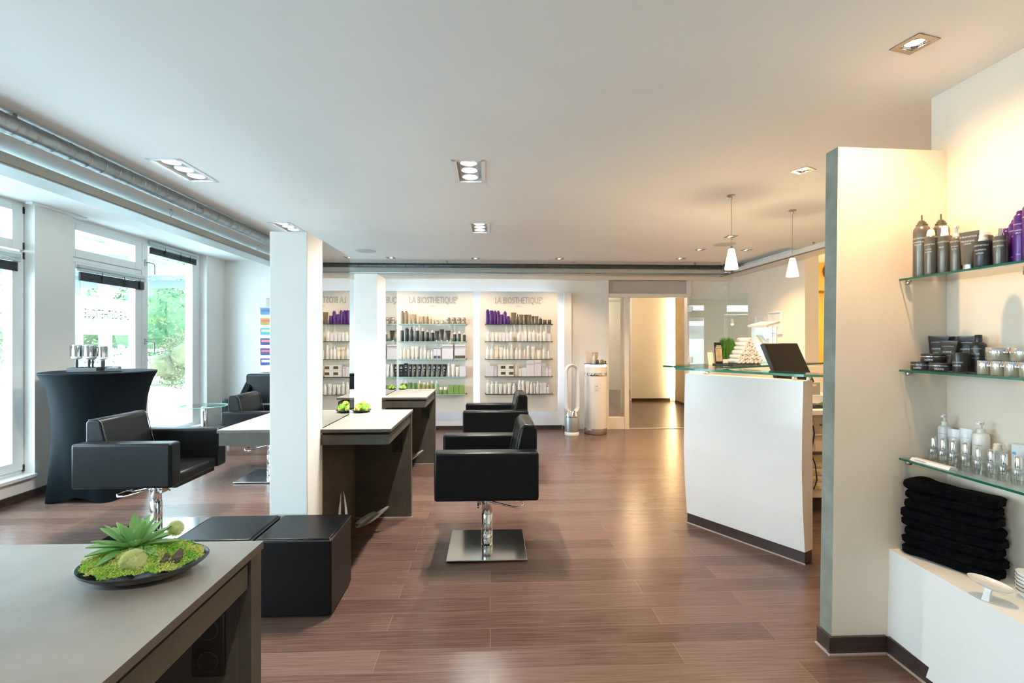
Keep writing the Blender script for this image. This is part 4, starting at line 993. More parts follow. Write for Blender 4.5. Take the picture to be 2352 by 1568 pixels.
q = MB(); poly = [(-.06, -.055), (.845, -.075), (.925, .0), (.925, .16), (-.05, .16)]
q.prism(poly, 1.098, 1.112, side_mi=1); part('glass_top', q, [SHELFG, GEDGEC], t)
for s_, tt in ((.14, .04), (.74, .03), (.10, .075), (.80, .075)):
    q = MB(); q.cyl((s_, tt, 1.07), .014, .028, 16); part('standoff', q, CHROME, t)
# inner desk
t = thing('reception_desk', 'cream inner reception desk with worktop behind the white counter', 'desk', (0, 0, 0))
q = MB(); q.prism([(1.75, 3.60), (1.96, 3.22), (2.13, 3.22), (2.15, 3.66), (3.0, 3.66), (3.0, 4.30), (1.86, 4.30)], .742, .785, bev=.006); part('worktop', q, WHITEG, t)
q = MB(); q.box(2.14, 2.98, 3.74, 4.28, .10, .742, .003); bdy = part('body', q, CREAM, t)
q = MB(); q.box(2.14, 2.98, 3.76, 4.2, 0, .10); part('plinth', q, BASEB, t)
q = MB(); q.box(2.15, 2.97, 3.722, 3.74, .58, .735, .003); dw = part('drawer', q, CREAM, t)
q = MB(); q.tube([(2.52, 3.722, .665), (2.52, 3.70, .665), (2.62, 3.70, .665), (2.62, 3.722, .665)], .005, 8); part('handle', q, NICKEL, dw)
q = MB(); q.box(2.15, 2.97, 3.70, 3.74, .44, .458); part('open_shelf', q, mat('dark_walnut', (.09, .06, .04), .5, noise=.2), t)
for k in range(5):
    q = MB(); q.box(2.18, 2.95, 3.728, 3.74, .39 - k * .055, .435 - k * .055, .002); tr = part('tray_drawer', q, CREAM, t)
    q = MB(); q.box(2.47, 2.52, 3.726, 3.728, .40 - k * .055, .415 - k * .055); part('tag', q, mat('yellow_tag_%d' % k, (.75, .62, .15), .6, noise=.05), tr)
q = MB(); q.box(1.9, 3.0, 4.262, 4.30, .785, 1.085, .003); part('back_panel', q, CREAM, t)
q = MB(); q.box(2.2, 3.0, 3.98, 4.26, .785, .86, .003); part('riser', q, WHITEG, t)
A_ = Vector((1.58, 3.52)); B_ = Vector((2.98, 4.35)); nn = Vector((-(B_ - A_).y, (B_ - A_).x)).normalized() * .43
q = MB(); q.prism([tuple(A_), tuple(B_), tuple(B_ + nn), tuple(A_ + nn)], 1.098, 1.112, side_mi=1); part('glass_top', q, [SHELFG, GEDGE], t)
for x, y in ((2.1, 4.28), (2.62, 4.28), (2.92, 4.28)):
    q = MB(); q.cyl((x, y, 1.085), .014, .0135, 14); part('standoff', q, CHROME, t)
# keyboard, mouse-like phone, drawers
t = thing('keyboard', 'black keyboard on the reception worktop behind the counter', 'keyboard', (2.38, 3.80, .7855), .1)
q = MB(); q.box(-.22, .22, -.075, .075, 0, .018, .004); kb = part('case', q, BLACKP, t)
q = MB()
for i in range(15):
    for j in range(5): q.box(-.205 + i * .0275, -.182 + i * .0275, -.06 + j * .024, -.04 + j * .024, .018, .024)
part('keys', q, GREYPL, kb)['kind'] = 'stuff'
t = thing('telephone', 'black telephone lying on the worktop at the partition edge', 'telephone', (2.71, 3.85, .7855), .4)
q = MB(); q.prism([(-.09, 0), (.09, 0), (.09, .05), (-.09, .02)], -.07, .07, M=Matrix(((1, 0, 0, 0), (0, 0, 1, 0), (0, 1, 0, 0), (0, 0, 0, 1))), bev=.006); part('base', q, BLACKP, t)
q = MB(); q.tube([(-.085, .0, .045), (-.05, 0, .062), (.04, 0, .075), (.085, 0, .075)], [.02, .014, .014, .022], 12); part('handset', q, GREYPL, t)
for k, (x, lb) in enumerate(((2.535, 'left of the two small grey drawer boxes on the reception desk'), (2.655, 'right of the two small grey drawer boxes on the reception desk'))):
    t = thing('drawer_box', lb, 'drawer box', (x, 4.09, .8605), 0, 'small drawer boxes on the reception desk')
    q = MB(); q.box(-.056, .056, -.09, .09, 0, .105, .003); part('body', q, mat('grey_card_%d' % k, (.42, .40, .37), .6, noise=.06), t)
    q = MB(); q.box(-.03, .02, -.0915, -.09, .072, .09); part('tag', q, PAPER, t)
t = thing('lanyard', 'dark blue key lanyard hanging from the reception desk drawer', 'lanyard', (2.445, 3.712, .70))
q = MB(); q.tube([(-.012, -.012, -.04), (-.03, -.012, -.15), (-.012, -.012, -.25), (.02, -.014, -.33), (.035, -.014, -.45), (.01, -.014, -.52), (-.03, -.012, -.48), (-.035, -.012, -.33), (-.005, -.012, -.22), (.015, -.012, -.1), (.005, -.012, -.04)], .0045, 6); part('strap', q, mat('navy_strap', (.015, .012, .06), .7, noise=.2), t)
q = MB(); q.tube([(.016 * cos(2 * PI * k / 12), -.012, -.02 + .016 * sin(2 * PI * k / 12)) for k in range(12)], .002, 6, closed=True); part('key_ring', q, CHROME, t)
q = MB(); q.tube([(0, .01, 0), (0, -.016, 0), (0, -.018, .012)], .003, 6); part('hook', q, NICKEL, t)
# monitor
t = thing('monitor', 'black tilted computer monitor behind the glass counter top', 'monitor', (2.075, 3.385, .785), math.radians(24))
Mt = T3(0, 0, .36) @ Matrix.Rotation(-.44, 4, 'X')
q = MB(); q.box(-.185, .185, 0, .03, -.14, .16, .005, M=Mt); bz = part('bezel', q, BLACKP, t)
q = MB(); q.box(-.170, .170, -.001, 0, -.122, .145, M=Mt); part('screen', q, SCREEN, bz)
q = MB(); q.box(-.12, .12, .03, .06, -.09, .10, .008, M=Mt); part('back_cover', q, GREYPL, bz)
q = MB(); q.tube([(0, .045, .34), (0, .09, .2), (0, .08, .02)], .02, 10); q.box(-.07, .05, -.02, .14, 0, .014, .004); part('stand', q, GREYPL, t)
# tray, grass planter, towels, card
t = thing('tray', 'dark flat tray on the reception glass, under the rolled towels', 'tray', (2.02, 4.02, 1.1125), .54)
q = MB(); q.box(-.20, .20, -.085, .085, 0, .005, .002); part('base', q, BLACKP, t)
q = MB(); q.tube([(-.2, -.085, .006), (.2, -.085, .006), (.2, .085, .006), (-.2, .085, .006)], .004, 6, closed=True); part('rim', q, BLACKP, t)
t = thing('grass_planter', 'green artificial grass in a low white box on reception', 'plant', (1.985, 4.12, 1.118), .25)
q = MB(); q.box(-.065, .065, -.03, .03, 0, .034, .003); part('planter', q, WHITEG, t)
q = MB(); rd = random.Random(4)
for _ in range(520):
    x, y = rd.uniform(-.06, .06), rd.uniform(-.026, .026); h = rd.uniform(.17, .195); lx, ly = rd.gauss(0, .006), rd.gauss(0, .005); a = rd.random() * PI; w = .0016
    dx, dy = w * cos(a), w * sin(a)
    p = [(x - dx, y - dy, .03), (x + dx, y + dy, .03), (x + lx * .5 + dx, y + ly * .5 + dy, .03 + h * .6), (x + lx * .5 - dx, y + ly * .5 - dy, .03 + h * .6)]
    q.quad(*p); q.bm.faces.ensure_lookup_table(); f = q.bm.faces[-1]
    v2, v3 = f.verts[2], f.verts[3]; q.bm.faces.new([v3, v2, q.bm.verts.new((x + lx, y + ly, .03 + h))])
part('grass', q, GRASS, t)['kind'] = 'stuff'
t = thing('card_stand', 'black framed card standing left of the green grass', 'card stand', (1.865, 4.0, 1.118), .35)
Mc = Matrix.Rotation(-.1, 4, 'X')
q = MB(); q.box(-.04, .04, 0, .004, 0, .175, .001, M=Mc); fr = part('frame', q, BLACKP, t)
q = MB(); q.box(-.034, .036, -.001, 0, .02, .128, M=Mc); pc = part('picture', q, mat('sepia_card', (.46, .36, .24), .5, col2=(.30, .22, .13), nscale=25), fr)
q = MB(); q.box(-.02, .03, -.0012, 0, .145, .149, M=Mc); q.box(-.028, .034, -.0012, 0, .134, .138, M=Mc); part('print', q, INKW, fr)
t = thing('leaflet_stand', 'small beige leaflet left of the black framed card', 'leaflet', (1.80, 3.99, 1.1125), .3)
q = MB(); q.box(-.035, .02, .0, .004, 0, .10, .001, M=Matrix.Rotation(-.15, 4, 'X')); part('card', q, PAPER, t)
q = MB(); q.box(-.03, .015, 0, .035, 0, .003); part('foot', q, PAPER, t)
def build_roll():
    t = thing('rolled_towel', '', 'towel', (0, 0, 0), 0, 'rolled white towels in a pyramid on reception')
    q = MB(); rr = .0195; rings = []
    for j, x in enumerate((-.078, -.075, -.03, .03, .075, .078)):
        k = .86 if j in (0, 5) else 1
        rings.append([(x, rr * k * (1 + .04 * sin(3 * a + j)) * cos(a), rr * k * (1 + .04 * sin(3 * a + j)) * sin(a)) for a in [2 * PI * i / 18 for i in range(18)]])
    q.loft(rings); b = part('roll', q, TOWW, t)
    for s_ in (1, -1):
        q = MB(); P = [(s_ * .0785, (.004 + .0125 * i / 30) * cos(i * .52), (.004 + .0125 * i / 30) * sin(i * .52)) for i in range(31)]
        q.tube(P, .0024, 5); part('spiral_edge', q, TOWW, b)
    return t
rl = build_roll(); ax = math.atan2(-.99, .13); first = True
rown = ['bottom', 'second', 'third', 'fourth', 'fifth', 'top']
for k in range(6):
    for i in range(6 - k):
        off = (i - (5 - k) / 2) * .0405
        x = 2.10 + off * .99 + random.uniform(-.003, .003); y = 4.06 + off * .13 + random.uniform(-.006, .006); z = 1.1385 + k * .0345
        o = rl if first else copy_tree(rl)
        first = False
        o.location = (x, y, z); o.rotation_euler = (random.uniform(0, 6), 0, ax)
        o['label'] = ('the single rolled white towel on top of the pyramid' if k == 5 else 'rolled white towel, %s from the left in the %s row of the pyramid' % (ORD[i], rown[k]))
# back counter with glass cube shelf
t = thing('back_counter', 'white low back counter along the right wall behind reception', 'counter', (0, 0, 0))
q = MB(); q.box(2.45, 3.56, 4.72, 5.22, .08, .92, .004); part('body', q, WHITEG, t)
q = MB(); q.box(2.43, 3.57, 4.70, 5.24, .92, .95, .004); part('worktop', q, WHITEG, t)
q = MB(); q.box(2.48, 3.56, 4.76, 5.2, 0, .08); part('plinth', q, BASEB, t)
t = thing('glass_shelf_cube', 'green edged glass cube stand of magazines behind the monitor', 'stand', (2.78, 4.97, .95), .82)
h_ = .095
q = MB(); q.box(-h_, h_, -h_, h_, .43, .436); q.box(-h_, h_, -h_, h_, .29, .296); q.box(-h_, h_, -h_, h_, 0, .006); part('shelves', q, GEDGEL, t)
for x in (-h_, h_):
    q = MB(); q.box(x - .003, x + .003, -h_, h_, .006, .50); q.mi = 1; q.box(x - .0032, x + .0032, -h_ - .0035, -h_, .006, .50); part('side_pane', q, [SHELFG, GEDGE], t)
def book(label, loc, rz, tilt, w=.2, h=.26, roll=0):
    t = thing('magazine', label, 'magazine', loc, rz, 'magazines in the glass cube stand')
    M0 = Matrix.Rotation(roll, 4, 'Y') @ Matrix.Rotation(tilt, 4, 'X')
    q = MB(); q.box(-w / 2, w / 2, -h / 2, h / 2, -.009, .009, .002, M=M0); part('pages', q, PAPER, t)
    q = MB(); q.box(-w / 2 - .002, w / 2 + .002, -h / 2 - .002, h / 2 + .002, .009, .0105, M=M0); part('cover', q, mat('cover_' + label[:5], (.62, .60, .58), .3, noise=.3, nscale=9), t)
book('open magazine lying across the top of the glass cube stand', (2.77, 4.96, 1.475), .5, 0, .24, .2, -.18)
book('magazine leaning inside the glass cube stand', (2.74, 4.93, 1.30), .62, .95, .13, .14)
q = MB(); q.box(-.035, .035, 0, .004, 0, .085, M=Matrix.Rotation(-.1, 4, 'X'))
solo('postcard', q, mat('sepia_postcard', (.52, .40, .26), .5, col2=(.30, .22, .15), nscale=20), 'brownish picture card standing in the glass cube stand', 'card', (2.82, 4.96, 1.2465), .62)
for y0, y1, z0, z1, lb in ((6.36, 6.60, 1.39, 1.64, 'pale picture frame on the right wall, the farther one'), (5.98, 6.28, 1.39, 1.68, 'white picture frame on the right wall, the nearer one')):
    t = thing('picture_frame', lb, 'picture frame', (3.58, (y0 + y1) / 2, z0), 0, 'white picture frames on the right wall'); L = (y1 - y0) / 2; H_ = z1 - z0
    q = MB(); q.box(-.022, -.002, -L, -L + .022, 0, H_); q.box(-.022, -.002, L - .022, L, 0, H_); q.box(-.022, -.002, -L + .022, L - .022, 0, .022); q.box(-.022, -.002, -L + .022, L - .022, H_ - .022, H_); part('frame', q, WHITEP, t)
    q = MB(); q.box(-.010, -.002, -L + .02, L - .02, .02, H_ - .02); part('print', q, mat('pale_print_' + str(y0), (.80, .80, .80), .3, noise=.08, nscale=10), t)
# round vent in the yellow room
t = thing('ring_vent', 'dark ring fitting high on the yellow wall at the partition edge', 'fitting', (5.60, 8.30, 2.47))
t.location = (4.60, 6.55, 2.235)
q = MB(); q.tube([(.11 * cos(2 * PI * k / 32), -.02, .11 * sin(2 * PI * k / 32)) for k in range(32)], .014, 8, closed=True); part('ring', q, mat('dark_bronze', (.10, .06, .02), .4, .5, noise=.1), t)
q = MB(); q.tube([(0, .02, .11), (0, -.02, .11)], .01, 8); part('bracket', q, NICKEL, t)

# ================================================================== PRODUCT NICHE (right)
t = thing('display_plinth', 'white built-in ledge under the product shelves at the right', 'ledge', (0, 0, 0))
q = MB(); q.loft([[(1.664, -1.2, 0), (1.925, -1.2, 0), (1.925, 2.03, 0), (1.664, 2.03, 0)], [(1.47, -1.2, .43), (1.925, -1.2, .43), (1.925, 2.03, .43), (1.672, 2.03, .43)]], smooth=False)
part('body', q, WHITE, t)
q = MB(); q.box(1.652, 1.664, -1.2, 2.017, .004, .072); q.mi = 1; q.box(1.645, 1.652, -1.2, 2.012, 0, .006); part('skirting', q, [BASEB, SEAL], t)
for z, lb in ((1.562, 'upper glass shelf of the niche carrying grey and purple bottles'), (1.182, 'middle glass shelf of the niche carrying tins and jars'), (.812, 'lower glass shelf of the niche carrying clear dropper bottles')):
    t = thing('glass_shelf', lb, 'shelf', (1.715, 2.03, z), 0, 'green edged glass shelves in the niche')
    q = MB(); q.box(0.003, .208, -2.2, -.001, -.008, 0); q.mi = 1; q.box(0, .003, -2.2, -.001, -.008, 0); part('glass', q, [SHELFG, GEDGE], t)
    for x, y in ((.03, -.014), (.195, -.33), (.195, -1.2)):
        q = MB(); q.cyl((x, y, -.024), .012, .016, 14); part('bracket', q, NICKEL, t)
RZN = -PI / 2 * .76
def ntext(mb, lines, w, h, wrap=True, col=None):
    """lines: (text, z fraction, size)"""
    for tx, zf, sz in lines:
        if wrap: put_text(mb, tx, sz, T3(0, 0, h * zf), xs=.9, wrap=w / 2 + .0006)
        else: put_text(mb, tx, sz, T3(0, -wrap_off(w), h * zf) @ RX90, xs=.9)
def niche(kind, label, x, y, z, w, h, mb_, mc, lines=(), rz=RZN, group=None, ink=None, tubey=None):
    t = thing(NAMES[kind][0], label, NAMES[kind][1], (x, y, z + .0006), rz, group)
    ob = None
    for n, me in prod_parts(kind, w, h, w, mb_, mc):
        o = link(n, me, t)
        if n == 'body': ob = o
    if lines:
        q = MB()
        for tx, zf, sz in lines:
            if kind == 'tube':
                r = w / 2; u = max(0, (zf - .13) / .87); b = r * .62 * (1 - u) ** .75 + .0022
                sl = math.atan(r * .62 / (h * .8))
                put_text(q, tx, sz, T3(0, -b - .0012, h * zf) @ RX90, xs=.8)
            else: put_text(q, tx, sz, T3(0, 0, h * zf), xs=.8, wrap=w / 2 + .0007)
        part('lettering', q, ink or INKW, ob)
    return t
LB = 'LA BIOSTHETIQUE'
G1 = 'products on the upper niche shelf'
z = 1.562
def mousse(label, x, y, w, h):
    t = thing('mousse_can', label, 'mousse can', (x, y, z + .0006), RZN, G1); r = w / 2
    q = MB(); q.lathe([(0, 0), (r * .96, 0), (r, .003), (r, h * .71), (r * .96, h * .76), (r * .80, h * .80), (r * .66, h * .815), (0, h * .815)], n=28); b = part('body', q, P_GREY, t)
    q = MB(); q.lathe([(r * .66, h * .81), (r * .68, h * .845), (r * .52, h * .85), (r * .50, h * .88), (0, h * .885)], n=24); q.lathe([(0, h * .88), (r * .11, h * .88), (r * .09, h), (0, h)], n=10); q.box(-r * .2, r * .3, -r * .4, r * .2, h * .875, h * .905, .001); part('nozzle', q, P_BRONZ, t)
    q = MB(); put_text(q, LB, .0085, T3(0, 0, h * .60), xs=.75, wrap=r + .0007); put_text(q, 'FORMATEUR', .0078, T3(0, 0, h * .54), xs=.9, wrap=r + .0007); put_text(q, 'MOUSSE', .0078, T3(0, 0, h * .50), xs=.9, wrap=r + .0007); part('lettering', q, INKW, b)
mousse('tall grey mousse can at the left end of the upper niche shelf', 1.750, 1.958, .058, .250)
mousse('second tall grey mousse can, behind the small spray bottles', 1.812, 1.938, .056, .250)
def L(*a): return [(LB, .64, .0070)] + [(s_, .53 - .055 * i, .0072) for i, s_ in enumerate(a)]
niche('dome', 'slim grey spray can right of the first tall mousse can', 1.728, 1.892, z, .040, .178, P_GREY, P_CREAM, L('VOLUME', 'BOOSTER'), group=G1)
niche('spray', 'olive grey spray bottle with tall clear cap before the second mousse can', 1.752, 1.858, z, .046, .183, P_GREY, P_CLEAR, L('RELAX'), group=G1)
niche('pump', 'grey fluid bottle with white pump left of the wide tube', 1.75, 1.805, z, .039, .170, P_GREY, P_CREAM, L('STYLING', 'FLUID'), group=G1)
niche('tube', 'wide grey tube with flat top on the upper niche shelf', 1.750, 1.757, z, .061, .139, P_GREY, NICKEL, [(LB, .84, .008), ('THICKENING', .72, .0085), ('CREAM', .65, .0085)], group=G1)
niche('spray', 'short dark lotion bottle with clear cap in front of the domed can', 1.735, 1.690, z, .050, .115, P_DARK, P_CLEAR, [(LB, .62, .0075), ('VOLUMISING', .48, .0075), ('LOTION', .38, .0075)], group=G1)
niche('dome', 'brown can with rounded cream cap behind the short lotion bottle', 1.80, 1.752, z, .054, .146, P_BROWN, P_CREAM, [(LB, .62, .0085)], group=G1)
niche('spray', 'grey bottle with chrome neck left of the purple cans', 1.745, 1.640, z, .038, .125, P_GREY, CHROME, [(LB, .62, .007), ('VOLUMISER', .48, .008)], group=G1)
for x, y, w, h, lb, li in ((1.795, 1.662, .036, .131, 'shortest purple can, at the left of the niche purple row', ['GLOSSING', 'SPRAY']), (1.788, 1.630, .034, .153, 'second purple can from the left in the niche', ['LAC']),
                           (1.765, 1.592, .036, .173, 'third purple can in the niche, with an emblem', ['POWDER', 'SPRAY']), (1.757, 1.556, .038, .195, 'tallest purple can, cut by the right edge of the photo', ['LAC'])):
    niche('can', lb, x, y, z, w, h, P_PURP, P_PURP, [(LB, .72, .0062)] + [(s_, .60 - .05 * i, .0068) for i, s_ in enumerate(li)] + [('PARIS', .14, .006)], group=G1)
z = 1.182; G2 = 'products on the middle niche shelf'
HM = lambda s2: [(LB, .80, .0062), ('HOMME', .60, .0105), (s2, .50, .005)]
niche('tube', 'large dark tube at the left of the middle shelf, behind the tins', 1.845, 1.985, z, .074, .140, P_DARK, P_DARK, HM('SHAMPOO'), rz=RZN, group=G2)
niche('tube', 'dark tube at the very back, left of the pair behind', 1.885, 1.980, z, .045, .138, P_DARK, P_DARK, [], rz=RZN, group=G2)
niche('tube', 'dark tube at the very back, right of the pair behind', 1.890, 1.936, z, .045, .138, P_DARK, P_DARK, [], rz=RZN, group=G2)
niche('tube', 'bronze brown tube in front, beside the round canister', 1.832, 1.924, z, .060, .120, P_BROWN, P_DARK, HM('FACE & BEARD'), rz=RZN, group=G2)
niche('tube', 'large dark tube behind the canister on the middle shelf', 1.872, 1.888, z, .062, .139, P_DARK, P_DARK, HM('TONIC'), rz=RZN, group=G2)
niche('bottle', 'dark bottle with wide square cap on the middle shelf', 1.862, 1.832, z, .050, .143, P_DARK, P_DARK, [(LB, .62, .0055), ('HOMME', .47, .0095), ('HAIR & SCALP', .37, .005)], rz=RZN, group=G2)
for x, y, zz, lb, r0 in ((1.775, 1.983, 0, 'flat dark tin at the left end of the middle shelf', -1.2), (1.782, 1.905, 0, 'flat dark tin on the shelf, right under the stacked one', -.9), (1.785, 1.945, .0345, 'flat dark tin stacked on top of the two others', -1.1)):
    t = thing('pomade_tin', lb, 'tin', (x, y, z + .0006 + zz), r0, 'flat dark tins on the middle niche shelf')
    q = MB(); q.lathe([(0, 0), (.037, 0), (.039, .002), (.039, .020), (.0375, .022), (0, .022)], n=36); b = part('body', q, P_DARK, t)
    q = MB(); q.lathe([(.0392, .0205), (.0398, .022), (.0392, .0235)], n=36); part('silver_ring', q, CHROME, t)
    q = MB(); q.lathe([(.0385, .0235), (.039, .025), (.039, .032), (.037, .034), (0, .034)], n=36); part('lid', q, P_DARK, t)
    q = MB(); put_text(q, 'HOMME', .010, T3(0, 0, .006), xs=.8, wrap=.0397); part('lettering', q, INKW, b)
niche('jar', 'small dark round canister before the dark bottle', 1.798, 1.842, z, .046, .075, P_DARK, P_DARK, [(LB, .48, .006), ('HOMME', .30, .009)], rz=RZN, group=G2)
for i, (x, y, w, h, zz, lb) in enumerate(((1.785, 1.732, .046, .049, 0, 'leftmost small gold jar with chrome lid in the lower row'), (1.785, 1.683, .046, .049, 0, 'second small gold jar from the left in the lower row'), (1.78, 1.630, .048, .049, 0, 'third small gold jar in the lower row'), (1.775, 1.577, .048, .049, 0, 'small gold jar cut by the right photo edge'),
                                      (1.832, 1.722, .084, .047, .050, 'wide gold jar stacked above the small jars'), (1.825, 1.628, .084, .047, .050, 'wide jar stacked at the right photo edge'))):
    niche('jar', lb, x, y, z + zz, w, h, P_GOLD, CHROME, [], group='gold jars on the middle niche shelf')
for y in (1.72, 1.63):     # hidden back row carrying the two wide jars
    t = niche('jar', 'gold jar half hidden behind the lower row, under the %s wide jar' % ('left' if y > 1.7 else 'right'), 1.858, y, z, .046, .049, P_GOLD, CHROME, [], group='gold jars on the middle niche shelf')
# lower shelf: droppers
z = .812
def build_dropper():
    t = thing('dropper_bottle', '', 'bottle', (0, 0, 0), RZN, 'clear dropper bottles with chrome caps')
    q = MB(); q.lathe([(0, 0), (.018, 0), (.0205, .003), (.0205, .050), (.019, .055), (.010, .058), (.0095, .062)], n=24); b = part('body', q, BOTG, t)
    q = MB(); q.lathe([(0, .003), (.0175, .003), (.0175, .046), (0, .046)], n=20); part('liquid', q, glass_mat('clear_serum', (.90, .89, .85), .6), b)
    q = MB(); put_text(q, 'ampoule', .006, T3(0, 0, .035), xs=.8, wrap=.0212); put_text(q, 'serum', .005, T3(0, 0, .026), xs=.8, wrap=.0212); part('lettering', q, INKD, b)
    q = MB(); q.lathe([(0, .060), (.0105, .060), (.0105, .094), (.009, .099), (.005, .1015), (0, .102)], n=24); part('cap', q, CHROME, t)
    return t
dr = build_dropper()
dn = ['leftmost', 'second', 'third', 'fourth', 'fifth', 'sixth', 'seventh', 'eighth']
for i, (x, y, s_) in enumerate(((1.80, 1.958, 1.0), (1.80, 1.915, 1.0), (1.80, 1.872, 1.0), (1.802, 1.822, 1.02), (1.797, 1.767, .95), (1.797, 1.72, .97), (1.797, 1.675, .95), (1.797, 1.628, .95))):
    o = dr if i == 0 else copy_tree(dr)
    o.location = (x, y, z + .0006); o.scale = (s_, s_, s_); o['label'] = 'clear dropper bottle with chrome cap, %s from the left on the lower niche shelf' % dn[i]
dr['label'] = 'clear dropper bottle with chrome cap, leftmost on the lower niche shelf'
G3 = 'white skin care products on the lower niche shelf'
niche('pump', 'tall white pump bottle at the back left of the lower niche shelf', 1.872, 1.985, z, .044, .186, P_WHITE, P_CLEAR, [('dermosthetique', .58, .006)], group=G3, ink=INKD)
niche('tube', 'white tube behind the second dropper bottle', 1.868, 1.938, z, .046, .135, P_WHITE, P_WHITE, [('dermosthetique', .74, .0055), ('derma', .55, .010)], group=G3, ink=INKD)
niche('tube', 'white tube with red print behind the third dropper bottle', 1.870, 1.890, z, .044, .145, P_WHITE, P_WHITE, [('dermosthetique', .74, .0055), ('vital', .55, .011)], group=G3, ink=INKP)
niche('pump', 'rounded white pump bottle with chrome collar behind the fourth dropper', 1.878, 1.838, z, .052, .180, P_WHITE, P_CLEAR, [('dermosthetique', .5, .006)], group=G3, ink=INKD)
niche('spray', 'low milky bottle behind the fifth dropper bottle', 1.875, 1.772, z, .050, .110, P_WHITE, P_CREAM, [('tonic', .5, .006)], group=G3, ink=INKD)
t = product('box', 'product_carton', 'white carton with a light blue square near the right photo edge', 'carton', (1.878, 1.685, z + .0006), .05, .125, .04, P_WHITE, P_WHITE, None, G3, RZN)
q = MB(); q.box(-.022, -.013, -.0213, -.02, .088, .097); part('blue_square', q, BLUEI, t)
niche('spray', 'small white bottle with clear sprayer beside the carton', 1.880, 1.632, z, .04, .14, P_WHITE, P_CLEAR, [('lotion', .5, .006)], group=G3, ink=INKD)
t = thing('shelf_sign', 'white wedge sign lying at the left end of the lower niche shelf', 'sign', (1.748, 1.905, z + .0006), -PI / 2 + .03)
q = MB(); q.prism([(-.02, 0), (.02, 0), (.010, .011), (-.010, .011)], -.085, .085, M=Matrix(((0, 0, 1, 0), (1, 0, 0, 0), (0, 1, 0, 0), (0, 0, 0, 1)))); sb = part('body', q, WHITEP, t)
q = MB(); put_text(q, 'dermosthetique', .010, T3(-.04, -.0175, .0035) @ Matrix.Rotation(.83, 4, 'X'), xs=.8); part('lettering', q, INKD, sb)
# black towels on the ledge
tn = ['bottom', 'second from the bottom', 'third from the bottom', 'fourth from the bottom', 'fifth from the bottom', 'sixth from the bottom', 'seventh from the bottom', 'top']
from mathutils import noise as NZ
for k in range(8):
    t = thing('folded_towel', 'folded black towel, %s of the stack on the white ledge' % tn[k], 'towel', (1.797 + random.uniform(-.004, .004), 1.876, .4305 + k * .0375), math.atan2(-.92, .39) + random.uniform(-.03, .03), 'folded black towels on the ledge')
    q = MB(); rings = []; L2 = .150 + random.uniform(-.010, .008); D2 = .050 + random.uniform(-.004, .004); hh = .0192
    for a in range(33):
        x = -L2 + 2 * L2 * a / 32; e = 1 - abs(x / L2) ** 14; ring = []
        for b in range(28):
            th = 2 * PI * b / 28; cy, cz = cos(th), sin(th)
            py = abs(cy) ** .45 * (1 if cy > 0 else -1); pz = abs(cz) ** .42 * (1 if cz > 0 else -1)
            n1 = NZ.noise(Vector((x * 9, py * 1.5 + k * 4.7, pz))) * .009 + NZ.noise(Vector((x * 30, py * 3 + k * 9.1, pz * 2))) * .004
            up = (.010 * math.exp(-((x + .11) / .05) ** 2) + .006 * NZ.noise(Vector((x * 14, 3, 1)))) if k == 7 and pz > 0 else 0
            ring.append((x + .004 * NZ.noise(Vector((py * 3, pz * 2, k + a * .02))), py * (D2 + n1) * (.72 + .28 * max(e, 0)), .0188 + pz * (hh + n1 * .4) * (.72 + .28 * max(e, 0)) + up))
        rings.append(ring)
    q.loft(rings); b = part('folded_cloth', q, TOWB, t)
    q = MB(); q.tube([(-L2 + .01 + 2 * (L2 - .01) * a / 20, -D2 - .002 + .003 * NZ.noise(Vector((a * .5, k * 3, 0))), .018 + .004 * NZ.noise(Vector((a * .4, k * 5, 2)))) for a in range(21)], .0035, 6); part('hem', q, TOWB, b)
# porcelain dish with foot and stack of bowls
t = thing('porcelain_dish', 'white oval porcelain dish on a foot at the ledge edge', 'dish', (1.685, 1.618, .4305), math.atan2(-.9, .43))
q = MB(); Md = T3(.0, .0, .040) @ Matrix.Rotation(.10, 4, 'Y')
q.lathe([(0, .002), (.030, .0), (.052, .008), (.062, .018), (.060, .0185), (.048, .011), (.028, .006), (0, .0055)], n=36, M=Md @ Matrix.Diagonal((1, .62, 1, 1))); part('bowl', q, PORC, t)
q = MB(); q.loft([[(-.004 + .010 * a, -.016 + .011 * b, 0) for a, b in ((-1, -1), (1, -1), (1, 1), (-1, 1))], [(-.002 + .008 * a, -.012 + .009 * b, .024) for a, b in ((-1, -1), (1, -1), (1, 1), (-1, 1))], [(0 + .009 * a, -.004 + .012 * b, .043) for a, b in ((-1, -1), (1, -1), (1, 1), (-1, 1))]]); part('foot', q, PORC, t)
for k in range(6):
    q = MB(); q.lathe([(0, 0), (.016, 0), (.018, .003), (.034, .018), (.038, .026), (.036, .0265), (.031, .018), (.014, .006), (0, .005)], n=32)
    solo('porcelain_bowl', q, PORC, 'small white bowl, %s of the stack at the right photo edge' % (['bottom', 'second from the bottom', 'third from the bottom', 'third from the top', 'second from the top', 'top'][k]), 'bowl', (1.822, 1.612, .4305 + k * .0125), 0, 'stacked white bowls on the ledge')

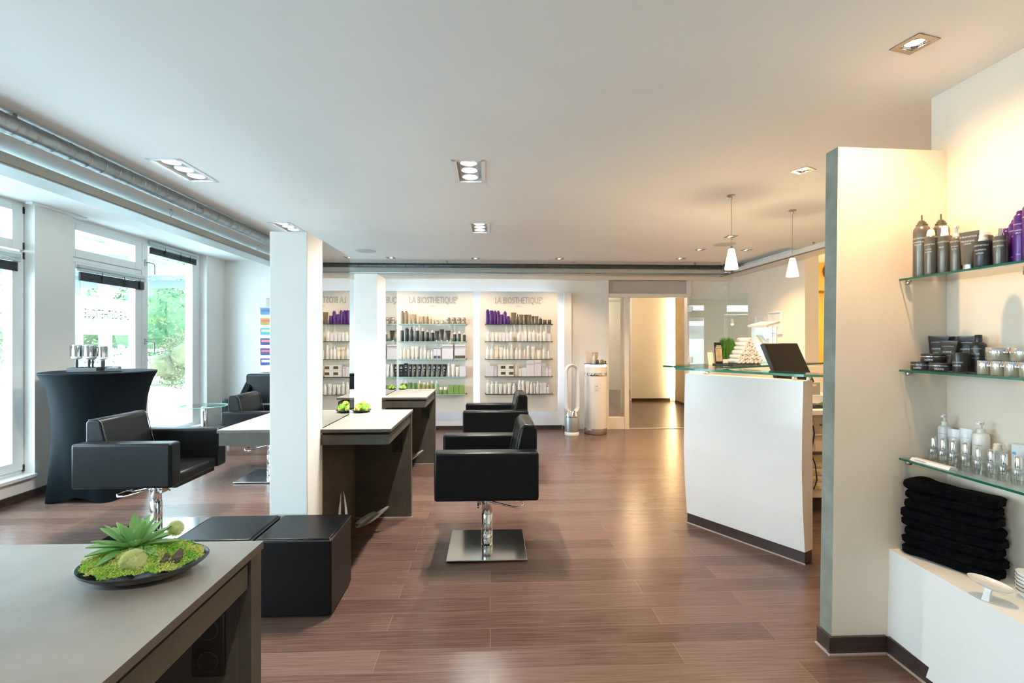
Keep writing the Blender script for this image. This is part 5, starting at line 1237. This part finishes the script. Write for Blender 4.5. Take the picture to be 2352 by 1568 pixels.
# ================================================================== MOSS DISHES ON THE DESKS
def leaf_mesh(q, base, az, el, ln, wd, curl):
    """boat shaped succulent leaf with thickness"""
    d = Vector((cos(az) * cos(el), sin(az) * cos(el), sin(el))); sd = Vector((-sin(az), cos(az), 0)); up = sd.cross(d) * -1
    rings = []
    for j in range(9):
        u = j / 8; w = wd * (sin(PI * min(.97, .10 + .88 * u)) ** .75) * (1 if u < .97 else .4); th = .0022 * (1 - u * .6) + .0006
        p = Vector(base) + d * ln * u + up * (-curl * ln * u * u)
        r = []
        for (a, b) in ((-1, .35), (-.5, .02), (0, -.12), (.5, .02), (1, .35), (.5, -.35), (0, -.5), (-.5, -.35)):
            r.append(p + sd * (a * w) + up * (b * w * .5 + (th if b > -.2 else -th) * .6))
        rings.append(r)
    q.loft(rings)
t = thing('moss_dish', 'black oval dish of moss with a green succulent on the foreground desk', 'plant arrangement', (-.755, 1.128, .79), .12); t.scale = (.95, .95, .95)
q = MB(); q.lathe([(0, .001), (.06, .0), (.085, .006), (.115, .020), (.129, .030), (.132, .034), (.129, .035), (.115, .026), (.085, .012), (.06, .007), (0, .006)], n=72, sy=.80); part('dish', q, PLATE, t)
rd = random.Random(11)
def mound(x, y):
    e = math.sqrt((x / .116) ** 2 + (y / .091) ** 2)
    dr_ = math.sqrt(x * x + (y / .8) ** 2); dz = .007 if dr_ < .06 else .007 + (dr_ - .06) / .055 * .021
    return max(.020, dz + .008) + .036 * max(0, 1 - e ** 2.8) + .012 * max(-.25, NZ.noise(Vector((x * 34, y * 34, .3)))) + .004 * NZ.noise(Vector((x * 90, y * 90, 2)))
q = MB(); G = {}; n = 64
for i in range(n + 1):
    for j in range(n + 1):
        x = -.121 + .242 * i / n; y = -.095 + .19 * j / n
        if (x / .121) ** 2 + (y / .095) ** 2 <= 1: G[i, j] = q.bm.verts.new((x, y, mound(x, y)))
for i in range(n):
    for j in range(n):
        k = [(i, j), (i + 1, j), (i + 1, j + 1), (i, j + 1)]
        if all(a in G for a in k): f = q.bm.faces.new([G[a] for a in k]); f.smooth = True
base = q
for _ in range(7000):
    a = rd.random() * 2 * PI; r = math.sqrt(rd.random()); x, y = .120 * r * cos(a), .094 * r * sin(a)
    cl = NZ.noise(Vector((x * 26, y * 26, 7.7)))
    q.mi = 1 if cl + rd.uniform(-.15, .15) > .05 else 0
    p = Vector((x, y, mound(x, y) - .001)); s_ = rd.uniform(.002, .0042)
    dv = Vector((rd.gauss(0, .7), rd.gauss(0, .7), 1)).normalized(); sv = dv.orthogonal().normalized(); sv = Matrix.Rotation(rd.random() * 6, 3, dv) @ sv
    tp = p + dv * s_ * 1.7
    q.quad(p - sv * s_ * .32, p + sv * s_ * .32, tp + sv * s_ * .55, tp - sv * s_ * .40)
    w2 = dv.cross(sv); q.quad(tp - sv * s_ * .3, tp + w2 * s_ * .6, tp + sv * s_ * .3 + dv * s_ * .5, tp - w2 * s_ * .5)
me = q.mesh('moss', [MOSS, MOSSY], False); o = link('moss', me, t); o['kind'] = 'stuff'
su = link('succulent', None, t, (-.032, .022, .056)); su.empty_display_size = .02
LV_ = []
for k in range(10): LV_.append((k * 2 * PI / 10 + .1, .16, .084, .0130, .16))
for k in range(9): LV_.append((k * 2 * PI / 9 + .45, .56, .082, .0125, .05))
for k in range(7): LV_.append((k * 2 * PI / 7 + .2, .95, .072, .0112, .0))
for k in range(5): LV_.append((k * 2 * PI / 5 + .6, 1.2, .046, .0080, .0))
for az, el, ln, wd, cu in LV_:
    q = MB(); leaf_mesh(q, (0.004 * cos(az), .004 * sin(az), .002 + el * .006), az + rd.uniform(-.14, .14), el + rd.uniform(-.10, .12), ln * rd.uniform(.88, 1.08), wd, cu); part('leaf', q, LEAF, su)
def pom(c, r, n):
    q = MB(); q.sphere(c, r * .72, 2)
    for _ in range(n):
        d = Vector((rd.gauss(0, 1), rd.gauss(0, 1), rd.gauss(0, 1))).normalized(); sv = d.orthogonal()  .normalized() * .0004; c_ = Vector(c)
        q.quad(c_ + d * r * .6 - sv, c_ + d * r * .6 + sv, c_ + d * r * rd.uniform(.9, 1.05) + sv * .5, c_ + d * r * rd.uniform(.9, 1.05) - sv * .5)
    part('seed_head', q, POM, t)
pom((.010, -.064, .058), .026, 3000); pom((.038, .060, .083), .019, 1800)
q = MB()
for a, b, r in (((.060, -.052, .028), (.068, -.04, .062), .006), ((.075, -.042, .030), (.09, -.025, .064), .008), ((.066, -.046, .026), (.09, -.036, .045), .006)):
    q.tube([a, [(a[i] + b[i]) / 2 + rd.uniform(-.003, .003) for i in range(3)], b], [r, r * 1.25, r * .6], 9)
part('driftwood', q, BARK, t)
def small_moss(label, x, y, z, s_):
    t = thing('moss_dish', label, 'plant arrangement', (x, y, z)); t.scale = (s_, s_, s_)
    q = MB(); q.lathe([(0, 0), (.05, 0), (.085, .012), (.10, .024), (.098, .026), (.07, .014), (0, .008)], n=36); part('dish', q, PLATE, t)
    r2 = random.Random(5)
    for c, r, m_ in (((-.03, .02, .045), .04, MOSS), ((.03, -.02, .04), .036, MOSS), ((.01, .03, .078), .030, MOSSY), ((-.035, -.03, .035), .03, MOSSY), ((.05, .03, .05), .03, MOSS)):
        q = MB(); q.sphere(c, r * .9, 3, (1, 1, 1), .08)
        for _ in range(260):
            d = Vector((r2.gauss(0, 1), r2.gauss(0, 1), r2.gauss(0, 1))).normalized(); sv = d.orthogonal().normalized() * .003; c_ = Vector(c)
            q.quad(c_ + d * r * .85 - sv, c_ + d * r * .85 + sv, c_ + d * r * 1.1 + sv, c_ + d * r * 1.1 - sv)
        part('moss_ball', q, m_, t)
small_moss('small dish of green moss balls beside the mirror on the second desk', -.93, 3.665, .79, .72)
small_moss('tiny plant dish at the mirror end of the third desk', -.93, 5.37, .79, .45)

# ================================================================== LIGHT
W = bpy.data.worlds.new('world'); S.world = W; W.use_nodes = True; nt = W.node_tree
bg = nt.nodes['Background']; tc = nt.nodes.new('ShaderNodeTexCoord'); sp = nt.nodes.new('ShaderNodeSeparateXYZ'); rp = nt.nodes.new('ShaderNodeValToRGB')
nt.links.new(tc.outputs['Generated'], sp.inputs[0]); nt.links.new(sp.outputs['Z'], rp.inputs['Fac'])
rp.color_ramp.elements[0].color = (.73, .90, 1, 1); rp.color_ramp.elements[1].color = (.44, .75, 1, 1)
nt.links.new(rp.outputs['Color'], bg.inputs['Color']); bg.inputs['Strength'].default_value = 9.0
sn = bpy.data.lights.new('sun', 'SUN'); sn.energy = 2.5; sn.angle = .02; sn.color = (1, .95, .86); so = bpy.data.objects.new('sun', sn); C.objects.link(so)
so.rotation_euler = (math.radians(25), math.radians(38), 0)
for ya, yb in ((4.80, 6.90), (1.45, 4.36), (-2.65, .95)):
    l = bpy.data.lights.new('window_portal', 'AREA'); l.shape = 'RECTANGLE'; l.size = yb - ya; l.size_y = 2.2; l.cycles.is_portal = True
    o = bpy.data.objects.new('window_portal', l); C.objects.link(o); o.location = (-4.03, (ya + yb) / 2, 1.33)
    o.rotation_euler = (PI / 2, 0, -PI / 2)
# corridor light strip, then unseen point lights added for corridor and alcove
q = MB(); q.box(3.955, 3.985, 10.70, 10.73, .05, 2.33); solo('corridor_light_strip', q, LEDW, 'glowing vertical light strip at the end of the corridor wall', 'light strip')
for x, y, z, e, c_ in ((2.6, 9.2, 2.2, 26, (1, .72, .42)), (2.3, 12.2, 2.2, 30, (1, .86, .66)), (4.95, 5.6, 2.0, 30, (1, .74, .38))):
    l = bpy.data.lights.new('unseen_room_light', 'POINT'); l.energy = e; l.color = c_; l.shadow_soft_size = .12
    o = bpy.data.objects.new('unseen_room_light', l); C.objects.link(o); o.location = (x, y, z)
S.view_settings.view_transform = 'Standard'; S.view_settings.look = 'None'; S.view_settings.gamma = 1; S.view_settings.use_curve_mapping = False
S.view_settings.exposure = .83
S.cycles.max_bounces = 8; S.cycles.diffuse_bounces = 5; S.cycles.glossy_bounces = 4; S.cycles.transparent_max_bounces = 16; S.cycles.transmission_bounces = 6
S.cycles.sample_clamp_indirect = 6; S.cycles.caustics_reflective = False; S.cycles.caustics_refractive = False; S.cycles.use_denoising = True
S.cycles.blur_glossy = .5; S.cycles.use_adaptive_sampling = True; S.cycles.adaptive_threshold = .09; S.cycles.adaptive_min_samples = 16
